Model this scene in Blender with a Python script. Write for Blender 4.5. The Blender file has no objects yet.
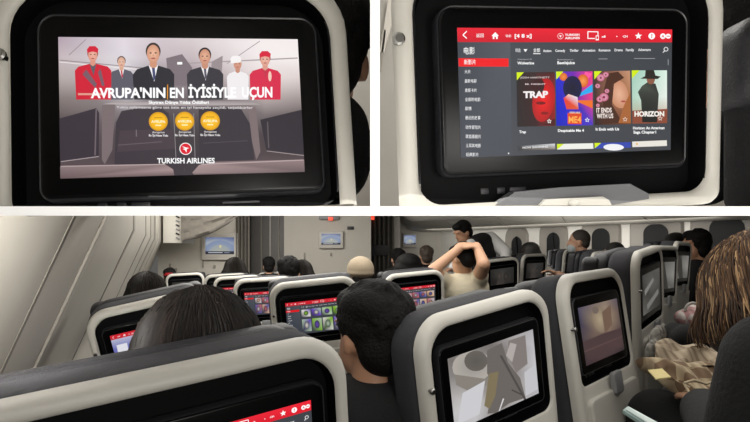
import bpy, bmesh, math, random
from mathutils import Vector, Matrix
from mathutils.geometry import tessellate_polygon
random.seed(7)
SC = bpy.context.scene
COL = SC.collection
# ------------------------------------------------------------------ camera, light, exposure
F, CX, CY, EZ = 560.0, 375.0, 250.0, 1.35
cd = bpy.data.cameras.new('camera'); cam = bpy.data.objects.new('camera', cd); COL.objects.link(cam)
cam.location = (0, 0, EZ); cam.rotation_euler = (math.pi/2, 0, 0)
cd.sensor_width = 36; cd.lens = 36*F/750; cd.shift_y = (CY-211)/750; cd.clip_start = .02
SC.camera = cam
SC.view_settings.view_transform = 'Standard'; SC.view_settings.look = 'None'
SC.view_settings.exposure = 0; SC.view_settings.gamma = 1; SC.view_settings.use_curve_mapping = False
w = bpy.data.worlds.new('world'); SC.world = w; w.use_nodes = True
w.node_tree.nodes['Background'].inputs[0].default_value = (1, .97, .92, 1)
w.node_tree.nodes['Background'].inputs[1].default_value = .10

def area(name, loc, target, size, power, col=(1, .968, .915), sy=None, spread=180):
    l = bpy.data.lights.new(name, 'AREA'); l.energy = power; l.color = col; l.size = size
    if sy: l.shape = 'RECTANGLE'; l.size_y = sy
    l.spread = math.radians(spread)
    o = bpy.data.objects.new(name, l); COL.objects.link(o); o.location = loc
    d = Vector(target)-Vector(loc); o.rotation_euler = d.to_track_quat('-Z', 'Y').to_euler()
    o['kind'] = 'structure'
    return o
area('edge_fill', (.02, -.14, 1.42), (.0, .6, 1.42), .14, 2.1)  # added lamp behind the camera, whitens the divider edges
area('deck_fill', (-.2, -.55, 2.25), (0, .8, 1.6), .5, 1.9)  # added fill for the upper seat backs, not a cabin fitting
area('back_wall_fill', (-.2, 1.30, 2.2), (-.2, 1.45, 1.5), .3, 2.2)  # added fill, brightens the wall behind the left seat back
area('back_wall_fill', (.45, 1.25, 2.2), (.4, 1.45, 1.5), .4, 4.5)  # the same added fill behind the right seat back
area('row_fill', (.50, .96, EZ+39/F*.96-.016), (.50, .96+39/F*-5, -5), 1.55, 7.0, sy=1.1)  # invented lamp under the deck, lights the tops of the near seats
area('aisle_fill', (.7, -.5, 1.2), (.5, 2, .9), .5, 8)  # added low frontal fill for the near seats
area('left_wall_fill', (-.48, .58, 1.335), (-1.05, 2.1, 1.26), .08, 3.6, spread=100)  # added lamp out of view, brightens the left wall
area('ceiling_light', (-.9, 4.5, 2.33), (-.9, 4.5, 0), 1.6, 95, sy=4)
area('ceiling_light', (.9, 3.2, 2.33), (.9, 3.2, 0), 1.6, 36, sy=2.4)
area('cove_light', (1.9, 6.9, 2.3), (3.4, 8.2, 1.6), .5, 60, sy=3.5)
area('right_wall_fill', (2.42, 8.43, 1.67), (2.9, 8.79, 1.45), 5.0, 7.5, sy=.08)  # added strip under the bins, lifts the right wall between the windows
area('galley_light', (-1.6, 6.2, 2.3), (-1.6, 8.2, 1.5), 1.5, 42)

# ------------------------------------------------------------------ helpers
def lin1(c): return c/12.92 if c <= .04045 else ((c+.055)/1.055)**2.4
def hexc(h):
    h = h.lstrip('#'); return tuple(lin1(int(h[i:i+2], 16)/255) for i in (0, 2, 4))+(1.0,)
def at(px, py, Y): return Vector(((px-CX)*Y/F, Y, EZ+(CY-py)*Y/F))
MATS = {}
def mat(name, h, rough=.6, bump=0, bscale=200, var=0, vscale=8, metal=0, spec=.5, stretch=None, sheen=0):
    if name in MATS: return MATS[name]
    m = bpy.data.materials.new(name); m.use_nodes = True; nt = m.node_tree; b = nt.nodes['Principled BSDF']
    c = hexc(h) if isinstance(h, str) else tuple(h)+(1,)
    b.inputs['Base Color'].default_value = c; b.inputs['Roughness'].default_value = rough
    b.inputs['Metallic'].default_value = metal; b.inputs['Specular IOR Level'].default_value = spec
    if sheen: b.inputs['Sheen Weight'].default_value = sheen
    tc = nt.nodes.new('ShaderNodeTexCoord'); mp = nt.nodes.new('ShaderNodeMapping')
    nt.links.new(tc.outputs['Object'], mp.inputs[0])
    if stretch: mp.inputs['Scale'].default_value = stretch
    if var:
        n = nt.nodes.new('ShaderNodeTexNoise'); n.inputs['Scale'].default_value = vscale; n.inputs['Detail'].default_value = 4
        nt.links.new(mp.outputs[0], n.inputs['Vector'])
        r = nt.nodes.new('ShaderNodeValToRGB'); r.color_ramp.elements[0].position = .3; r.color_ramp.elements[1].position = .7
        r.color_ramp.elements[0].color = tuple(x*(1-var) for x in c[:3])+(1,)
        r.color_ramp.elements[1].color = tuple(min(1, x*(1+var)) for x in c[:3])+(1,)
        nt.links.new(n.outputs['Fac'], r.inputs[0]); nt.links.new(r.outputs[0], b.inputs['Base Color'])
    if bump:
        n = nt.nodes.new('ShaderNodeTexNoise'); n.inputs['Scale'].default_value = bscale
        nt.links.new(mp.outputs[0], n.inputs['Vector'])
        bp = nt.nodes.new('ShaderNodeBump'); bp.inputs['Strength'].default_value = bump; bp.inputs['Distance'].default_value = .004
        nt.links.new(n.outputs['Fac'], bp.inputs['Height']); nt.links.new(bp.outputs[0], b.inputs['Normal'])
    MATS[name] = m
    return m
def colmat(name, emission, rough=.5):
    if name in MATS: return MATS[name]
    m = bpy.data.materials.new(name); m.use_nodes = True; nt = m.node_tree; b = nt.nodes['Principled BSDF']
    a = nt.nodes.new('ShaderNodeAttribute'); a.attribute_name = 'Col'
    b.inputs['Roughness'].default_value = rough
    if emission:
        b.inputs['Base Color'].default_value = (.01, .01, .01, 1); b.inputs['Specular IOR Level'].default_value = .25
        nt.links.new(a.outputs['Color'], b.inputs['Emission Color']); b.inputs['Emission Strength'].default_value = emission
    else: nt.links.new(a.outputs['Color'], b.inputs['Base Color']); b.inputs['Specular IOR Level'].default_value = .22
    MATS[name] = m
    return m

def link(o, parent=None):
    COL.objects.link(o)
    if parent is not None: o.parent = parent
    return o
def obj(name, bm, m, parent=None, mw=None, smooth=35):
    if isinstance(bm, bpy.types.Mesh): me = bm
    else:
        bmesh.ops.recalc_face_normals(bm, faces=bm.faces)
        me = bpy.data.meshes.new(name); bm.to_mesh(me); bm.free()
        if smooth:
            me.polygons.foreach_set('use_smooth', [True]*len(me.polygons))
            try: me.set_sharp_from_angle(angle=math.radians(smooth))
            except Exception: pass
        me.materials.append(m)
    o = bpy.data.objects.new(name, me); link(o, parent)
    if mw is not None: o.matrix_local = mw
    return o
def tag(o, label, cat, group=None):
    o['label'] = label; o['category'] = cat
    if group: o['group'] = group
    return o
def empty(name, loc, rz=0, label=None, cat=None, group=None):
    o = bpy.data.objects.new(name, None); o.empty_display_size = .1; link(o); o.location = loc; o.rotation_euler = (0, 0, rz)
    if label: tag(o, label, cat, group)
    return o
def struct(o): o['kind'] = 'structure'; return o
def copy_thing(root, loc, rz, scale=None):
    r = root.copy(); COL.objects.link(r); r.location = loc; r.rotation_euler = (0, 0, rz)
    if scale: r.scale = (scale,)*3
    for ch in list(root.children):
        c = ch.copy(); COL.objects.link(c); c.parent = r
        for g in list(ch.children):
            d = g.copy(); COL.objects.link(d); d.parent = c
    return r

def rrect(hw, top, bot, rt, rb, n=8, y=0):
    pts = []
    for cx, cz, r, a0 in ((hw-rt, top-rt, rt, 0), (-hw+rt, top-rt, rt, 90), (-hw+rb, bot+rb, rb, 180), (hw-rb, bot+rb, rb, 270)):
        for i in range(n+1):
            a = math.radians(a0+90*i/n); pts.append(Vector((cx+r*math.cos(a), y, cz+r*math.sin(a))))
    return pts
def loft(bm, loops, cap0=False, cap1=False, closed=True):
    vs = [[bm.verts.new(p) for p in l] for l in loops]; n = len(loops[0])
    for a, b in zip(vs, vs[1:]):
        for i in range(n if closed else n-1):
            j = (i+1) % n
            try: bm.faces.new((a[i], a[j], b[j], b[i]))
            except ValueError: pass
    if cap0: bm.faces.new(vs[0])
    if cap1: bm.faces.new(vs[-1])
    return bm
def pad(hw, top, bot, rt, rb, y0, y1, r, n=8):
    """rounded slab between planes y0 and y1"""
    bm = bmesh.new(); L = []
    for k in range(5):
        a = math.radians(90*k/4); d = r*(1-math.sin(a)); yy = y0+r*(1-math.cos(a))
        L.append(rrect(hw-d, top-d, bot+d, max(rt-d, .002), max(rb-d, .002), n, yy))
    for k in range(4, -1, -1):
        a = math.radians(90*k/4); d = r*(1-math.sin(a)); yy = y1-r*(1-math.cos(a))
        L.append(rrect(hw-d, top-d, bot+d, max(rt-d, .002), max(rb-d, .002), n, yy))
    return loft(bm, L, True, True)
def box(bm, c, s, bev=0, rot=None):
    r = bmesh.ops.create_cube(bm, size=1)
    for v in r['verts']:
        p = Vector((v.co.x*s[0], v.co.y*s[1], v.co.z*s[2]))
        if rot is not None: p = rot @ p
        v.co = p+Vector(c)
    if bev:
        es = list({e for v in r['verts'] for e in v.link_edges})
        bmesh.ops.bevel(bm, geom=es, offset=bev, segments=2, affect='EDGES', profile=.6)
    return bm
def prism(bm, pts, d):
    """polygon (3d points) extruded by the vector d"""
    d = Vector(d); a = [bm.verts.new(p) for p in pts]; b = [bm.verts.new(Vector(p)+d) for p in pts]; n = len(pts)
    for i in range(n): bm.faces.new((a[i], a[(i+1) % n], b[(i+1) % n], b[i]))
    bm.faces.new(a); bm.faces.new(list(reversed(b)))
    return bm
def tube(bm, pts, rad, n=8, colors=None, lay=None):
    pts = [Vector(p) for p in pts]; rings = []; N = len(pts)
    up = Vector((0, 0, 1))
    for i, p in enumerate(pts):
        t = (pts[min(i+1, N-1)]-pts[max(i-1, 0)]).normalized()
        s = t.cross(up)
        if s.length < 1e-3: s = t.cross(Vector((0, 1, 0)))
        s.normalize(); u = s.cross(t)
        r = rad[i] if isinstance(rad, (list, tuple)) else rad
        rings.append([bm.verts.new(p+(s*math.cos(2*math.pi*k/n)+u*math.sin(2*math.pi*k/n))*r) for k in range(n)])
    fs = []
    for a, b in zip(rings, rings[1:]):
        for k in range(n): fs.append(bm.faces.new((a[k], a[(k+1) % n], b[(k+1) % n], b[k])))
    fs.append(bm.faces.new(list(reversed(rings[0])))); fs.append(bm.faces.new(rings[-1]))
    if lay is not None:
        for f in fs:
            for l in f.loops: l[lay] = colors
    return bm
def lathe(bm, prof, axis_m, n=16):
    L = [[axis_m @ Vector((r*math.cos(2*math.pi*k/n), r*math.sin(2*math.pi*k/n), h)) for k in range(n)] for r, h in prof]
    return loft(bm, L, True, True)
def ell(bm, c, r, rot=None, sub=3):
    q = bmesh.ops.create_icosphere(bm, subdivisions=sub, radius=1)
    for v in q['verts']:
        p = Vector((v.co.x*r[0], v.co.y*r[1], v.co.z*r[2]))
        if rot is not None: p = rot @ p
        v.co = p+Vector(c)
def cap(bm, p0, r0, p1, r1):
    p0, p1 = Vector(p0), Vector(p1); d = p1-p0; q = d.to_track_quat('Z', 'Y').to_matrix(); L = d.length; n = 14; loops = []
    for k in range(6):
        a = math.radians(-89+89*k/5); loops.append((r0*math.cos(a), r0*math.sin(a)))
    for k in range(6):
        a = math.radians(89*k/5); loops.append((r1*math.cos(a), L+r1*math.sin(a)))
    loft(bm, [[p0+q @ Vector((r*math.cos(2*math.pi*k/n), r*math.sin(2*math.pi*k/n), h)) for k in range(n)] for r, h in loops], True, True)
def blob(bm, m, voxel=.009, smooth=4, name='blob'):
    """fuse the shapes in bm into one continuous skin"""
    bmesh.ops.recalc_face_normals(bm, faces=bm.faces)
    me = bpy.data.meshes.new(name); bm.to_mesh(me); bm.free()
    o = bpy.data.objects.new('tmp', me); COL.objects.link(o)
    r = o.modifiers.new('r', 'REMESH'); r.mode = 'VOXEL'; r.voxel_size = voxel; r.use_smooth_shade = True
    s = o.modifiers.new('s', 'SMOOTH'); s.iterations = smooth; s.factor = .5
    dg = bpy.context.evaluated_depsgraph_get(); out = bpy.data.meshes.new_from_object(o.evaluated_get(dg))
    bpy.data.objects.remove(o); bpy.data.meshes.remove(me); out.name = name
    out.materials.clear(); out.materials.append(m)
    out.polygons.foreach_set('use_smooth', [True]*len(out.polygons))
    return out

# ------------------------------------------------------------------ the pictures on the screens
def homography(src, dst):
    A = []; B = []
    for (x, y), (u, v) in zip(src, dst):
        A.append([x, y, 1, 0, 0, 0, -u*x, -u*y]); B.append(u)
        A.append([0, 0, 0, x, y, 1, -v*x, -v*y]); B.append(v)
    n = 8
    for i in range(n):
        p = max(range(i, n), key=lambda r: abs(A[r][i])); A[i], A[p] = A[p], A[i]; B[i], B[p] = B[p], B[i]
        for r in range(n):
            if r != i:
                f = A[r][i]/A[i][i]
                if f:
                    A[r] = [a-f*b for a, b in zip(A[r], A[i])]; B[r] -= f*B[i]
    h = [B[i]/A[i][i] for i in range(n)]+[1]
    return lambda x, y: ((h[0]*x+h[1]*y+h[2])/(h[6]*x+h[7]*y+1), (h[3]*x+h[4]*y+h[5])/(h[6]*x+h[7]*y+1))
TXT = {}
def glyphs(s, bold):
    k = (s, bold)
    if k not in TXT:
        c = bpy.data.curves.new('t', 'FONT'); c.body = s; c.resolution_u = 3; c.offset = float(bold)*.022+.006
        o = bpy.data.objects.new('t', c); COL.objects.link(o)
        dg = bpy.context.evaluated_depsgraph_get(); me = bpy.data.meshes.new_from_object(o.evaluated_get(dg))
        vs = [(v.co.x, v.co.y) for v in me.vertices]; fs = [tuple(p.vertices) for p in me.polygons]
        TXT[k] = (vs, fs); bpy.data.objects.remove(o); bpy.data.curves.remove(c); bpy.data.meshes.remove(me)
    return TXT[k]
SW, SH = .144, .0815
class Paint:
    """flat picture in photo pixels, mapped onto the w x h screen rectangle in the local XZ plane"""
    def __init__(s, quad, hw=SW, hh=SH):
        s.bm = bmesh.new(); s.lay = s.bm.loops.layers.float_color.new('Col'); s.k = 0; s.hw, s.hh = hw, hh
        s.H = homography(quad, [(-hw, hh), (hw, hh), (hw, -hh), (-hw, -hh)]); s.quad = quad
    def pt(s, p):
        u, v = s.H(*p); return Vector((max(-s.hw, min(s.hw, u)), -s.k*1.2e-5, max(-s.hh, min(s.hh, v))))
    def poly(s, pts, cols):
        s.k += 1
        if isinstance(cols, str): cols = [cols]*len(pts)
        cols = [hexc(c) if isinstance(c, str) else c for c in cols]
        P = [s.pt(p) for p in pts]; vs = [s.bm.verts.new(p) for p in P]
        tri = tessellate_polygon([[Vector((p.x, p.z, 0)) for p in P]]) if len(P) > 3 else [(0, 1, 2)]
        for t in tri:
            try: f = s.bm.faces.new([vs[i] for i in t])
            except ValueError: continue
            for l in f.loops: l[s.lay] = cols[vs.index(l.vert)]
    def rect(s, x0, y0, x1, y1, c): s.poly([(x0, y0), (x1, y0), (x1, y1), (x0, y1)], c)
    def grid(s, quad, rows):
        """gradient: quad tl,tr,br,bl and a table of colours"""
        s.k += 1; n = len(rows)-1; m = len(rows[0])-1
        V = []
        for i in range(n+1):
            r = []
            for j in range(m+1):
                a, b = j/m, i/n
                x = (quad[0][0]*(1-a)+quad[1][0]*a)*(1-b)+(quad[3][0]*(1-a)+quad[2][0]*a)*b
                y = (quad[0][1]*(1-a)+quad[1][1]*a)*(1-b)+(quad[3][1]*(1-a)+quad[2][1]*a)*b
                r.append((s.bm.verts.new(s.pt((x, y))), hexc(rows[i][j])))
            V.append(r)
        for i in range(n):
            for j in range(m):
                q = [V[i][j], V[i][j+1], V[i+1][j+1], V[i+1][j]]
                f = s.bm.faces.new([a[0] for a in q])
                for l, a in zip(f.loops, q): l[s.lay] = a[1]
    def ell(s, cx, cy, rx, ry, c, c2=None, n=20, rot=0):
        ca, sa = math.cos(rot), math.sin(rot); s.k += 1
        cen = s.bm.verts.new(s.pt((cx, cy))); ring = []
        for i in range(n):
            a = 2*math.pi*i/n; x, y = rx*math.cos(a), ry*math.sin(a)
            ring.append(s.bm.verts.new(s.pt((cx+x*ca-y*sa, cy+x*sa+y*ca))))
        for i in range(n):
            try: f = s.bm.faces.new((cen, ring[i], ring[(i+1) % n]))
            except ValueError: continue
            for l in f.loops: l[s.lay] = hexc(c if l.vert is cen or not c2 else c2)
    def text(s, t, x0, yb, h, c, x1=None, slope=0, bold=True, center=False):
        """cap height h, baseline yb at x0, stretched to end at x1"""
        vs, fs = glyphs(t, 0 if ord(t[0]) > 0x2e80 else bold)
        if not vs: return
        s.k += 1; sy = h/.70; mx = max(v[0] for v in vs); mn = min(v[0] for v in vs)
        sx = (x1-x0)/(mx-mn) if x1 else sy
        if center: x0 = x0-(mx-mn)*sx/2
        col = hexc(c)
        V = [s.bm.verts.new(s.pt((x0+(v[0]-mn)*sx, yb-v[1]*sy+slope*(v[0]-mn)*sx))) for v in vs]
        for f_ in fs:
            try: f = s.bm.faces.new([V[i] for i in f_])
            except ValueError: continue
            for l in f.loops: l[s.lay] = col
    def line(s, x0, y0, x1, y1, wd, c):
        dx, dy = x1-x0, y1-y0; L = math.hypot(dx, dy); nx, ny = -dy/L*wd/2, dx/L*wd/2
        s.poly([(x0+nx, y0+ny), (x1+nx, y1+ny), (x1-nx, y1-ny), (x0-nx, y0-ny)], c)
    def star(s, cx, cy, r, c, fill=True):
        s.poly([(cx+(r if i % 2 == 0 else r*.45)*math.sin(math.pi*i/5), cy-(r if i % 2 == 0 else r*.45)*math.cos(math.pi*i/5)) for i in range(10)], c)
    def mesh(s, name, emission=1.0):
        # every face looks towards -Y
        for f in s.bm.faces:
            f.normal_update()
            if f.normal.y > 0: f.normal_flip()
        me = bpy.data.meshes.new(name); s.bm.to_mesh(me); s.bm.free(); me.materials.append(colmat('screen_image_%.2f' % emission, emission, .35)); return me

Q_AD = [(59, 33), (298, 38.6), (304.3, 169), (59.1, 180.7)]
Q_MENU = [(457.5, 26), (675, 31.5), (672.4, 147), (461.8, 158.9)]
def bird(p, x, y, r, red='#e0142c', ring='#ffffff'):
    if ring: p.ell(x, y, r, r, ring)
    p.ell(x, y, r*.88, r*.88, red)
    p.poly([(x-r*.62, y-r*.45), (x+r*.05, y-r*.22), (x+r*.62, y-r*.12), (x+r*.2, y+.02*r), (x+r*.12, y+r*.62), (x-r*.12, y+r*.18), (x-r*.5, y+r*.02), (x-r*.12, y-.05*r)], '#ffffff')
def person_pic(p, x, top, hw, skin, hair, suit, shirt=None, tie=None, sh_y=None, sw=20, bottom=98, hat=None, face='m'):
    """x centre, top of head, head half width"""
    hh = hw*1.45; cy = top+hh; sy = sh_y or top+hh*2.25
    p.poly([(x-sw*.95, bottom), (x-sw, sy+hw*1.2), (x-sw*.8, sy+hw*.45), (x-hw*.6, sy-hw*.1), (x+hw*.6, sy-hw*.1), (x+sw*.8, sy+hw*.45), (x+sw, sy+hw*1.2), (x+sw*.97, bottom)], suit)
    if shirt: p.poly([(x-hw*.65, sy-hw*.1), (x+hw*.65, sy-hw*.1), (x+hw*.1, sy+hw*2.2)], shirt)
    p.poly([(x-hw*.5, cy), (x+hw*.5, cy), (x+hw*.5, sy+hw*.05), (x, sy+hw*.4), (x-hw*.5, sy+hw*.05)], skin[1])
    if tie: p.poly([(x-hw*.2, sy+hw*.25), (x+hw*.2, sy+hw*.25), (x+hw*.3, sy+hw*1.7), (x, sy+hw*2.1), (x-hw*.05, sy+hw*1.7)], tie)
    p.ell(x, cy-hh*.18, hw*1.05, hh*.85, hair)
    p.ell(x, cy+hh*.06, hw*.9, hh*.88, skin[0], skin[1])
    p.ell(x-hw*.36, cy-hh*.02, hw*.17, hh*.06, '#3a2a26'); p.ell(x+hw*.36, cy-hh*.02, hw*.17, hh*.06, '#3a2a26')
    p.poly([(x, cy), (x+hw*.14, cy+hh*.3), (x-hw*.1, cy+hh*.3)], skin[1]); p.ell(x, cy+hh*.5, hw*.32, hh*.07, '#a8504c')
    if hat:
        p.poly([(x-hw*1.05, cy-hh*.25), (x-hw*1.1, cy-hh*.7), (x-hw*.6, cy-hh*1.12), (x+hw*.5, cy-hh*1.12), (x+hw*1.1, cy-hh*.75), (x+hw*1.0, cy-hh*.25), (x, cy-hh*.42)], hat)
def ad_picture():
    p = Paint(Q_AD)
    p.grid([(59, 33), (298, 38.6), (304.3, 169), (59.1, 180.7)], [
        ['#b2a0ac', '#c8bcc6', '#e2d9e0', '#d2c6cc', '#d8ccce', '#e8dee0', '#f4ecec', '#f2eaea'],
        ['#c6b8bc', '#cfc6ca', '#ded8de', '#c4b8be', '#c4b6ba', '#dcd2d4', '#f2ebea', '#f4eeec'],
        ['#b6aaa8', '#b8aeb0', '#d4cfd4', '#93888e', '#9a8c92', '#c0b2b4', '#e8dcda', '#ded2d0'],
        ['#857a78', '#8a8080', '#b4adb0', '#6a6064', '#70666a', '#887c7e', '#b8acaa', '#a89c9a'],
        ['#5e5455', '#6e6264', '#7a7276', '#4c4448', '#544c50', '#665e60', '#746a6c', '#5c5254'],
        ['#4c4246', '#5a4e52', '#484046', '#3c353a', '#40393e', '#453d42', '#4a4044', '#443a3e'],
        ['#54484c', '#54484c', '#463c42', '#38313a', '#3a343a', '#41383e', '#4c4044', '#4a4042'],
        ['#5a4c50', '#5e5054', '#54484c', '#3c343a', '#3e363c', '#584a50', '#6a5a5e', '#5e5054']])
    # cabin lines
    p.line(60, 57, 150, 66, .8, '#8d8084'); p.line(60, 59, 150, 68, .8, '#efe6e6'); p.line(176, 62, 298, 57, 1.2, '#a99ca0')
    p.line(230, 62, 262, 40, .8, '#a89a9e'); p.line(88, 36, 70, 52, .8, '#9a8c92'); p.poly([(170, 56), (186, 52), (196, 66), (190, 84), (172, 84)], '#7c7076')
    p.poly([(215, 60), (226, 54), (224, 90), (214, 90)], '#988c90'); p.rect(181, 60, 186, 62.5, '#ffffff')
    red = '#d01e36'
    person_pic(p, 124.5, 53.5, 4.2, ('#ecc0aa', '#d8a890'), '#6a5a58', '#5c5a66', '#f6f2f4', '#c82840', sw=12)
    person_pic(p, 95, 44, 5.4, ('#f2b8a4', '#dc9482'), '#8a3a34', red, '#5e5a64', None, sw=19, hat='#d41c38')
    p.poly([(88, 67), (99, 82), (97, 86), (84, 72)], '#7a5a66'); p.poly([(103, 66), (107, 84), (104, 84), (100, 70)], '#7a5a66'); p.rect(79, 91.5, 108, 93.5, '#e0a090')
    person_pic(p, 157, 40.5, 7.2, ('#f0bc9e', '#cf9478'), '#3a2e2c', '#26252e', '#f4f2f6', '#40466e', sw=21)
    person_pic(p, 208.5, 46, 6, ('#eab496', '#c88e74'), '#2e2626', '#34323a', '#f2eef0', '#565664', sw=18)
    person_pic(p, 240.5, 56.5, 4.2, ('#e2a48c', '#c88c76'), '#d8ccc8', '#f0ecee', None, None, sw=10.5)
    p.poly([(234, 62), (233.5, 57), (236, 54.5), (242, 54.5), (244, 57), (243.5, 61)], '#f6f2f2')
    person_pic(p, 267, 51, 5, ('#f0bca8', '#dc9c8a'), '#a04038', '#d8284a', '#c8304a', None, sw=15, hat='#d8203c')
    p.ell(271.5, 75, 1.6, 5, '#f4cabc')
    # the row of seats along the bottom
    p.poly([(59, 118), (98, 107), (101, 112), (100, 157), (59, 163)], '#39313a'); p.line(98, 108, 96, 156, 1.5, '#6e6268'); p.line(60, 163, 100, 157, .8, '#b0a2a4')
    p.poly([(104, 104), (118, 101), (114, 150), (106, 165), (103, 160)], '#7a6c6e')
    p.poly([(118, 122), (124, 110), (140, 107), (165, 107), (172, 112), (178, 168), (116, 168)], '#3c343c'); p.poly([(122, 130), (176, 128), (178, 148), (119, 152)], '#473c44')
    p.line(120, 145, 165, 141, 1, '#64585e'); p.line(139, 129, 139, 136, 1, '#7a6e74')
    p.poly([(202, 108), (222, 105), (244, 108), (252, 122), (256, 158), (202, 160)], '#353038'); p.line(206, 142, 250, 139, .8, '#50464e')
    p.poly([(250, 104), (258, 106), (262, 150), (258, 158), (254, 140)], '#7c6c6e')
    p.poly([(262, 118), (302, 108), (304, 152), (268, 150)], '#302a32'); p.line(268, 149, 304, 153, .8, '#a29496'); p.line(269, 120, 270, 146, 1.2, '#5e545a')
    p.poly([(59, 168), (140, 165), (168, 164), (176, 169), (177, 175.5), (59, 181)], ['#8a787a', '#937f80', '#8a7677', '#a88f90', '#6c5a5c', '#6a585a']); p.line(60, 168, 168, 164, 1, '#b8a4a4')
    p.poly([(195, 172), (202, 164), (220, 160.5), (304, 157), (304, 169), (197, 174.5)], ['#9a8486', '#a8908f', '#8a7677', '#937d7e', '#6a5a5c', '#6a585a']); p.line(204, 163.5, 303, 157.5, 1, '#b8a4a4')
    p.line(177, 112, 179, 160, .7, '#8a8488'); p.line(197, 112, 198, 158, .7, '#8a8488')
    p.poly([(105, 103), (118, 101), (250, 99), (262, 103), (200, 105)], ['#bdb2b2', '#a89da0', '#8c8286', '#b0a6a6', '#7a7074'])
    # words
    p.text("AVRUPA'NIN", 92.6, 96.4, 9.8, '#ffffff', 169, -.004, 1.3); p.line(171.3, 83, 171, 98, .9, '#f0a020'); p.text('EN', 173.5, 96.2, 9.8, '#ffffff', 187.5, -.004, 1.3)
    p.text('İYİSİYLE', 192, 96, 9.8, '#ffffff', 239, -.004, 1.3); p.text('UÇUN', 244.5, 95.7, 9.8, '#ffffff', 273.8, -.004, 1.3)
    p.text('Skytrax Dünya Yıldız Ödülleri', 152, 102.4, 3, '#ffffff', 212)
    p.text('Yolcu oylamasına göre üst üste en iyi havayolu seçildi, teşekkürler', 119, 107.3, 2.6, '#e8e2e4', 255, bold=False)
    for x, y in ((161.5, 120.5), (188, 120), (213.3, 119.5)):
        p.ell(x, y, 9.6, 9.6, '#ffd428', '#d89a08', 28); p.ell(x, y, 8, 8, '#ffce1e', '#f4b010', 28)
        p.text('AVRUPA', x, y+1.4, 2.6, '#fff6cc', center=True); p.rect(x-3, y+3.2, x+3, y+4.6, '#ffeeb0'); p.rect(x-4, y-4.2, x+4, y-3.4, '#b88008')
        p.text('Avrupa’nın', x, y+11.9, 2, '#f4f0f2', center=True, bold=False); p.text('En İyi Hava Yolu', x, y+15.2, 2, '#f4f0f2', center=True)
    bird(p, 188.7, 148, 6.2)
    p.text('TURKISH AIRLINES', 160, 163.2, 5.2, '#ffffff', 217.5, -.02)
    return p.mesh('ad_picture', 1.0)
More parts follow.
